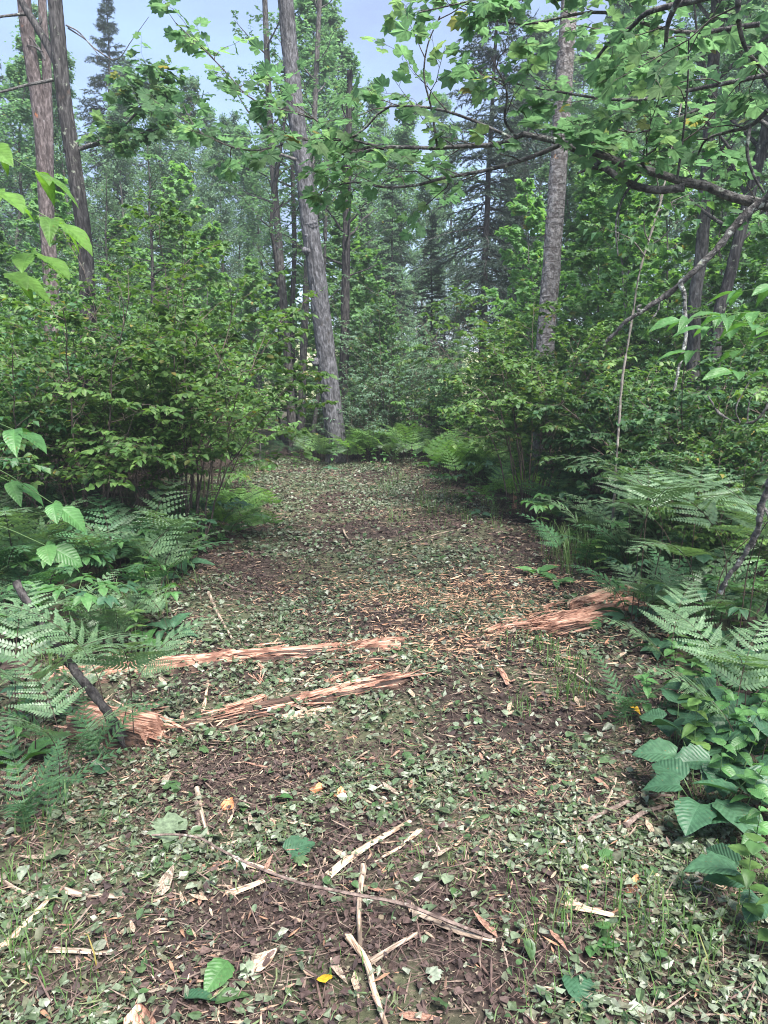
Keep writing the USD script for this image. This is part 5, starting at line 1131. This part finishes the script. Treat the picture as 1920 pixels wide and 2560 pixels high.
def shreds(L, w, h, n, seed, ang=.12, size=(.06, .22), thick=.06):
    r = np.random.default_rng(seed)
    p = np.stack([r.uniform(-L / 2, L / 2 * .8, n), r.normal(0, w * .4, n), r.uniform(.0, .95, n) * h], -1)
    d = np.stack([np.cos(r.normal(0, ang, n)) * r.choice([-1, 1], n), r.normal(0, ang, n), r.normal(.02, .10, n)], -1)
    return place_mixed(SLIV, r, p, d, unit(Z + r.normal(0, .5, (n, 3))), r.uniform(*size, n), thick * r.uniform(.5, 2.0, n), True)
def log(name, label, cat, a, b, w, h, look, seed, bark=None, n_sh=0, lift=0.0, sh_look=None, size=(.06, .2), **kw):
    m, rz, L = lie(G(*a), G(*b), lift); t = thing(name, label, cat, m, rz)
    h = h * .62
    mesh(t, 'wood', torn(L, w, h, seed, **kw), look, smooth=45)
    if bark:
        v, f = torn(L * .95, w * 1.0, h * .85, seed + 1, rough=.5, jag=.12, taper=.10); c, q = math.cos(math.radians(-rz)), math.sin(math.radians(-rz)); mesh(t, 'bark', (v + np.array([q, -c, 0]) * w * .26 - [0, 0, .006], f), bark, smooth=45)
    if n_sh: mesh(t, 'splinters', shreds(L * .98, w, h, n_sh, seed + 2, size=size), sh_look or look, kind='stuff')
    return t
log('split_log', 'long pale pink split log lying across the path on the left, black bark beneath', 'log', (118, 1690), (625, 1628), .165, .085, 'split_wood', 901, 'dark_wood', 90)
log('split_log', 'torn middle stretch of log with dark bark, running on from the pale pink one', 'log', (560, 1634), (1005, 1606), .120, .060, 'split_wood', 905, 'dark_wood', 90)
log('bark_strip', 'narrow dark strip of bark lying in front of the torn log, mid path', 'bark', (770, 1652), (1000, 1640), .05, .030, 'dark_wood', 908, None, 10, sh_look='split_wood')
log('wood_splinter', 'thin long pinkish splinters behind the torn log, mid path', 'splinter', (745, 1612), (1020, 1584), .055, .028, 'split_wood', 911, None, 40)
log('broken_stump', 'broken rotten stump with torn orange top, behind the leaning pole', 'stump', (185, 1798), (405, 1842), .20, .150, 'split_wood', 914, 'dark_wood', 70, rough=.8, jag=.3, size=(.06, .22))
log('bark_strip', 'flat black bark strip between the broken stump and the orange plank', 'bark', (385, 1822), (640, 1776), .10, .040, 'dark_wood', 917, None, 24, sh_look='pale_wood')
log('wood_plank', 'brown rotten end piece lying against the orange plank', 'plank', (590, 1785), (780, 1748), .09, .055, 'dark_wood', 920, None, 30, sh_look='split_wood')
log('wood_plank', 'orange torn plank pointing up the path, the middle one of three', 'plank', (735, 1757), (1035, 1686), .095, .070, 'split_wood', 923, 'dark_wood', 90)
log('wood_splinter', 'flat whitish sliver in front of the rotten end piece', 'splinter', (693, 1788), (838, 1764), .05, .022, 'pale_wood', 926, None, 4)
log('wood_splinter', 'orange sliver tilted on the black bark strip', 'splinter', (562, 1782), (668, 1748), .030, .020, 'split_wood', 929, None, 5, lift=.04)
log('wood_splinter', 'thin reddish splinters lying just beyond the orange plank', 'splinter', (815, 1702), (945, 1660), .018, .012, 'split_wood', 931, None, 10, lift=.02)
log('splintered_log', 'shattered slab of fresh orange wood on the right side of the path', 'log', (1330, 1575), (1625, 1512), .24, .085, 'split_wood', 935, 'dark_wood', 420, sh_look='split_wood', rough=1.6, jag=.45, size=(.08, .26))
log('wood_plank', 'narrow pale plank slanting over the shattered slab on the right', 'plank', (1420, 1530), (1606, 1474), .065, .060, 'pale_wood', 938, 'split_wood', 8, lift=.035)
log('wood_chunk', 'short dark-ended chunk at the far side of the shattered slab', 'chunk', (1342, 1524), (1425, 1506), .07, .055, 'split_wood', 941, 'dark_wood', 14)
log('wood_splinter', 'bundle of pale shreds left of the shattered slab', 'splinter', (1225, 1572), (1345, 1535), .10, .03, 'split_wood', 944, None, 70)
log('wood_splinter', 'lone pale sliver left of the bundle of shreds', 'splinter', (1150, 1610), (1245, 1598), .035, .02, 'pale_wood', 947, None, 6)
log('bark_strip', 'dark bark scrap in the soil left of the shattered slab', 'bark', (1165, 1590), (1240, 1578), .05, .02, 'dark_wood', 949)

def stick(label, pts, w, look='stick_wood', name='stick', cat='stick', z=None, k=6, seed=0, taper=.55, flat=1.0, curve=16):
    """a stick lying on the ground along photo positions; w: width in metres"""
    g = np.array([G(u, v) for u, v in pts]); g[:, 2] = ground_z(g[:, 0], g[:, 1]) + w * .45 * flat + .014 + (0 if z is None else np.asarray(z))
    o = g.mean(0); d = g[-1] - g[0]; a = math.atan2(d[1], d[0]); c, s = math.cos(-a), math.sin(-a)
    R = np.array([[c, -s, 0], [s, c, 0], [0, 0, 1]]); p = spline((g - o) @ R.T, curve)
    t = thing(name, label, cat, o, math.degrees(a))
    v, f = tubes(p, np.linspace(.5, .5 * taper, curve) * w, k, cap=True); q = np.repeat(p, k, 0)
    v = q + (v - q) * (1 + (meshkit.fbm(v * [25, 60, 60] + seed, 3, seed) - .5)[:, None] * .7) * [1, 1, flat]
    mesh(t, 'wood', (v, f), look, smooth=50)
    return t, o, a
# the leaning pole
o = np.append(G(338, 1868)[:2], 0); o[2] = float(ground_z(o[0], o[1])) - .03
pole = np.array([o, P(262, 1772, 3.11), P(190, 1680, 3.18), P(125, 1592, 3.27), P(70, 1508, 3.36), P(40, 1455, 3.42)])
deadwood('leaning_pole', 'dark cracked dead pole leaning out of the ferns on the left', 'pole', pole, (.023, .017), 'bark_dark', k=12, n=50, rough=.010, origin=o)
for i, (lab, pts, w, lk, fl) in enumerate((
    ('pale crooked stick on the left of the path, well beyond the pale pink log', [(522, 1494), (548, 1540), (580, 1592)], .026, 'stick_wood', 1),
    ('straight pale lath lying diagonally in the middle of the near path', [(818, 2182), (905, 2122), (1025, 2032)], .036, 'pale_wood', .5),
    ('pale lath ending in a fork just right of the diagonal lath', [(1050, 2050), (1000, 2110), (955, 2140)], .022, 'pale_wood', .5),
    ('peeled grey-white stick pointing towards the camera, near the bottom', [(908, 2166), (897, 2260), (900, 2385)], .024, 'stick_wood', .9),
    ('long peeled pale stick running out of the bottom of the photo', [(868, 2350), (915, 2425), (935, 2500), (968, 2600)], .024, 'pale_wood', .8),
    ('short pale stick branching off towards the right near the bottom', [(925, 2430), (975, 2400), (1045, 2352)], .018, 'stick_wood', 1),
    ('pair-like pale stick upright in the litter, left of centre', [(492, 1962), (505, 2030), (532, 2122)], .020, 'stick_wood', .9),
    ('darker stick lying against the pale one left of centre', [(490, 1998), (500, 2060), (520, 2118)], .015, 'brown_stick', 1),
    ('thin tan stick at the left edge near the bottom', [(-30, 2160), (30, 2210), (105, 2245)], .020, 'stick_wood', 1),
    ('thick peeled tan stick slanting up from the left edge near the bottom', [(-40, 2395), (50, 2310), (128, 2238)], .030, 'pale_wood', .8),
    ('flat torn piece of bark and pale wood near the left edge', [(130, 2212), (210, 2222), (295, 2238)], .036, 'stick_wood', .4),
    ('weathered sliver low at the left, below the flat torn piece', [(120, 2362), (200, 2372), (280, 2382)], .026, 'stick_wood', .4),
    ('short pinkish sliver crossed by the long dark twig', [(565, 2232), (610, 2218), (660, 2198)], .034, 'pale_wood', .4),
    ('pale curled sliver below the big green leaf', [(612, 2150), (650, 2160), (692, 2174)], .026, 'pale_wood', .4),
    ('pale yellowish lath across the middle of the near path', [(676, 2040), (720, 2044), (772, 2052)], .024, 'pale_wood', .5),
    ('short reddish stick hanging from the yellowish lath', [(682, 2046), (686, 2066), (690, 2084)], .016, 'split_wood', .7),
    ('small pale stick between centre sticks', [(552, 2102), (576, 2094), (596, 2084)], .020, 'pale_wood', .6),
    ('broad torn lath at the lower right, fibres showing', [(1415, 2262), (1470, 2280), (1535, 2298)], .034, 'pale_wood', .5),
    ('short pale lath at the right, above the upright orange chip', [(1618, 2198), (1648, 2188), (1675, 2178)], .026, 'pale_wood', .5),
    ('thin straight pale stick at the right, pointing down to the right edge', [(1682, 2190), (1740, 2206), (1808, 2230)], .014, 'pale_wood', .8),
    ('long thin stick lying under the hanging fern at the right', [(1430, 2080), (1520, 2030), (1620, 1996), (1715, 1992)], .018, 'brown_stick', 1),
    ('second stick close in front of the long thin one at the right', [(1560, 2070), (1610, 2040), (1715, 2004)], .022, 'brown_stick', 1),
    ('pale forked stick right of the middle', [(1510, 2020), (1528, 1985), (1540, 1950)], .014, 'stick_wood', 1),
    ('pale stick standing between the two torn log rows', [(507, 1772), (514, 1730), (520, 1696)], .022, 'pale_wood', .7),
    ('flat pale stick left, between broken stump and pale pink log', [(318, 1772), (350, 1752), (382, 1734)], .032, 'pale_wood', .4),
    ('curved bare stick in the litter right of centre', [(1374, 1636), (1420, 1668), (1470, 1700), (1490, 1726)], .020, 'stick_wood', 1),
    ('light chunk of wood in the middle of the path beside dark soil', [(1250, 1668), (1262, 1690), (1268, 1708)], .040, 'split_wood', .7),
    ('thin white curved twig right of centre', [(1198, 1846), (1214, 1866), (1232, 1882)], .013, 'pale_wood', .7),
    ('bent pale twig far up the path on the left of the ruts', [(858, 1338), (864, 1354), (878, 1368)], .030, 'stick_wood', 1),
    ('long thin branch lying across the far left of the path', [(670, 1310), (730, 1326), (800, 1334)], .018, 'brown_stick', 1),
    ('long thin branch across the far right of the path by dark soil', [(975, 1318), (1060, 1312), (1150, 1308)], .018, 'brown_stick', 1),
    ('thin straight branch slanting at the far right of the path', [(1010, 1370), (1100, 1342), (1190, 1322)], .015, 'stick_wood', 1),
    ('stick across the foot of the tall left shrub', [(505, 1402), (600, 1394), (740, 1398)], .014, 'brown_stick', 1),
    ('broken branch at the left path edge beyond the pale crooked stick', [(548, 1462), (590, 1478), (640, 1484)], .022, 'brown_stick', 1),
    ('short grey branch end at the left path edge by the broad leaves', [(428, 1460), (436, 1480), (442, 1500)], .030, 'stick_wood', 1))):
    stick(lab, pts, w, lk, seed=i, flat=fl)
t, o, a = stick('long thin dark twig curving across the near path, over the peeled stick', [(380, 2092), (440, 2108), (500, 2136), (560, 2180), (650, 2222), (760, 2262), (880, 2286), (1010, 2310), (1110, 2330), (1230, 2348)], .0072, 'brown_stick', name='long_twig', cat='twig', taper=1.6, curve=40, z=[.02, .05, .07, .08, .08, .07, .06, .05, .03, .01])
stick('thick torn branch piece at the right end of the long dark twig', [(1030, 2282), (1090, 2312), (1160, 2334), (1240, 2352)], .030, 'stick_wood', name='torn_branch', cat='branch', flat=.6, seed=77)

# single fallen leaves and chips
def piece(name, label, cat, tm, look, u, v, size, rz, wide=1.0, up=.03, tilt=(0, 0), group=None):
    g = G(u, v); z = float(ground_z(g[0], g[1])) + up
    vv = np.array(tm[0]) * [1, wide, 1] * size; vv[:, 0] -= size * .5; uv = np.array(tm[0])[:, :2]
    a = UsdGeom.Xform.Define(stage, '/World/' + numbered('/World', name)); setx(a, (g[0], g[1], z), rz, 1.0, tilt); data(a.GetPrim(), label, cat, group)
    mesh(str(a.GetPath()), 'blade' if 'leaf' in name else 'wood', (vv, tm[1]), look, smooth=True, uv=uv)
for lab, u, v, s, rz, lk, tm in (
    ('big dark green leaf lying flat beside the diagonal lath', 752, 2112, .105, 30, 'herb_dark', HEART[0]),
    ('small yellow leaf near the bottom, left of the long peeled stick', 812, 2474, .050, 100, 'yellow_leaf', BIG[2]),
    ('large green leaf hanging over a clump of torn leaves near the bottom', 545, 2455, .105, 250, 'herb_leaf', BIG[0]),
    ('round dented green leaf near the bottom, left of the yellow leaf', 505, 2505, .085, 10, 'herb_dark', HEART[1]),
    ('pale torn leaf right of the round dented one', 575, 2500, .085, 20, 'leaf_whole', BIG[1]),
    ('pale grey-green torn leaf upper left of the long twig', 405, 2070, .105, 160, 'leaf_whole', MAPLE[0]),
    ('broad dark leaf at the lower right, with a torn edge', 1452, 2488, .095, 280, 'herb_dark', HEART[0]),
    ('round green leaf on the right half of the near path', 1522, 2142, .062, 20, 'herb_leaf', HEART[1]),
    ('green leaf of a trio at the lower right, the upper one', 1502, 2332, .065, 110, 'herb_leaf', BIG[0]),
    ('green leaf of a trio at the lower right, the lower one', 1518, 2372, .075, 200, 'herb_leaf', BIG[2]),
    ('green leaf of a trio at the lower right, the left one', 1478, 2390, .055, 240, 'herb_leaf', BIG[0]),
    ('round green leaf left on the litter below the broken stump', 258, 1920, .075, 70, 'herb_dark', HEART[0]),
    ('long green leaf standing up behind the diagonal lath', 708, 1985, .085, 330, 'herb_leaf', BROAD[1]),
    ('leaf with pale underside near the centre of the path', 1020, 1872, .060, 330, 'leaf_whole', BIG[0]),
    ('oval pale leaf mid path, right of the trail of shreds', 1018, 1876, .05, 60, 'leaf_bits', BIG[1]),
    ('yellow curled leaf hanging at the edge of the right plants', 1585, 1768, .080, 285, 'yellow_leaf', BROAD[0]),
    ('brown and yellow leaf under the big leaves at the right', 1668, 1868, .070, 330, 'yellow_leaf', BROAD[1]),
    ('large green leaf on the litter beyond the pale pink log', 522, 1602, .095, 15, 'leaf_whole', BIG[0]),
    ('upright green leaf in front of the shattered slab', 1488, 1572, .085, 80, 'herb_leaf', HEART[0])):
    piece('fallen_leaf', lab, 'leaf', tm, lk, u, v, s, rz, up=.045 if 'up' in lab or 'hang' in lab else .035, tilt=(rl.normal(0, 14), rl.normal(-8, 10) + (-35 if 'upright' in lab or 'standing' in lab else 0)))
for lab, u, v, s, w, rz, lk, ti in (
    ('orange chip standing on end at the right', 1580, 2222, .075, .36, 80, 'orange_wood', -60),
    ('bright orange chip on the green litter left of centre', 563, 1992, .060, .5, 70, 'orange_wood', -25),
    ('reddish curled chip in the middle of the path', 852, 1972, .055, .55, 75, 'orange_wood', -40),
    ('flat reddish sliver left of the curled chip', 795, 1958, .070, .28, 10, 'orange_wood', -5),
    ('brown half-rotted bark chip at the bottom edge', 345, 2545, .085, .5, 110, 'split_wood', -30),
    ('pinkish torn chip near the round dented leaf', 660, 2420, .085, .4, 30, 'pale_wood', -18),
    ('small tan chip between log and stump on the left', 312, 1748, .050, .45, 80, 'split_wood', -15),
    ('wedge of tan wood right of the flat pale stick', 380, 1762, .090, .45, 40, 'split_wood', -10)):
    piece('wood_chip', lab, 'wood chip', SLIV[int(u) % 6], lk, u, v, s, rz, w / .5, .02, (0, ti))
LEAFC = []
for i, (tm, lk) in enumerate(((HAZEL[0], 'leaf_whole'), (HAZEL[1], 'leaf_whole'), (CURLED[0], 'leaf_bits'), (MAPLE[2], 'leaf_whole'), (CURLED[3], 'brown_bits'), (BIG[0], 'leaf_bits'))):
    c = proto('litter_leaf'); mesh(c, 'blade', (np.array(tm[0]) - [.5, 0, 0], tm[1]), lk, smooth=True); LEAFC.append((c, lk))
xy = scatter(230, 1.3, 3.6, .25, .8)
for i, (x, y) in enumerate(xy):
    c, lk = LEAFC[i % 6]; g = 'dead brown leaves scattered on the near path' if lk == 'brown_bits' else 'torn green leaves scattered on the near path'
    copy(c, 'litter_leaf', 'dead brown leaf lying in the litter of the near path' if lk == 'brown_bits' else 'torn green leaf lying in the litter of the near path', 'leaf', (x, y, float(ground_z(x, y)) + rl.uniform(.025, .045)), rl.uniform(0, 360), rl.uniform(.034, .062), g, (rl.normal(0, 18), rl.normal(0, 18)))
CHIPC = []
for i in range(6):
    c = proto('litter_chip'); mesh(c, 'wood', (np.array(SLIV[i][0]) * [1, .22, .22] - [.5, 0, 0], SLIV[i][1]), ('pale_wood', 'split_wood', 'stick_wood')[i % 3]); CHIPC.append(c)
xy = scatter(150, 1.3, 4.6, .2, .8)
for i, (x, y) in enumerate(xy):
    copy(CHIPC[i % 6], 'litter_chip', 'splinter of pale wood lying loose on the near path', 'wood chip', (x, y, float(ground_z(x, y)) + rl.uniform(.02, .035)), rl.uniform(0, 360), rl.uniform(.05, .13), 'loose wood splinters on the near path', (rl.normal(0, 8), rl.normal(0, 6)))
# stubble of cut stems by the logs
for i, (u, v, h) in enumerate(((652, 1690, .075), (262, 1608, .07), (282, 1625, .06), (256, 1640, .06), (480, 1640, .05), (300, 1735, .05), (186, 1730, .05), (1275, 1250, .30), (1288, 1268, .36), (410, 1720, .05))):
    g = G(u, v); o = np.array([g[0], g[1], float(ground_z(g[0], g[1])) - .01]); t = thing('cut_stem', 'short cut stem standing in the litter', 'stub', o, group='cut stems left standing in the litter')
    r = np.random.default_rng(i); mm = 5
    pp = np.stack([np.zeros((mm, 3)) + np.append(rr_ := r.normal(0, .012, 2), 0) * 0 + np.hstack([r.normal(0, .014, (mm, 2)), np.zeros((mm, 1))]), np.hstack([r.normal(0, .03, (mm, 2)), h * r.uniform(.5, 1.1, (mm, 1))])], 1)
    for k in range(mm): mesh(t, 'stub', tubes(np.stack([pp[k, 0], pp[k].mean(0), pp[k, 1]]), np.array([.004, .0035, .003]), 5, cap=True), 'brown_stick' if i % 2 else 'split_wood')

# ------------------------------------------------------------------ damp summer air
HZ = trimesh.creation.box([640, 640, 24]); HZ.apply_translation([0, 0, 10.0])
LOOK['haze'] = usdkit.material(stage, '/World/Looks/haze', {'v': ('principled_volume', {'color': (.88, .94, 1.0), 'density': .0018, 'anisotropy': .25})}, volume='v.volume')
mesh('/World', 'haze', (np.array(HZ.vertices), np.array(HZ.faces)), 'haze', label='pale damp air that fades the woods behind', cat='haze', kind='stuff')
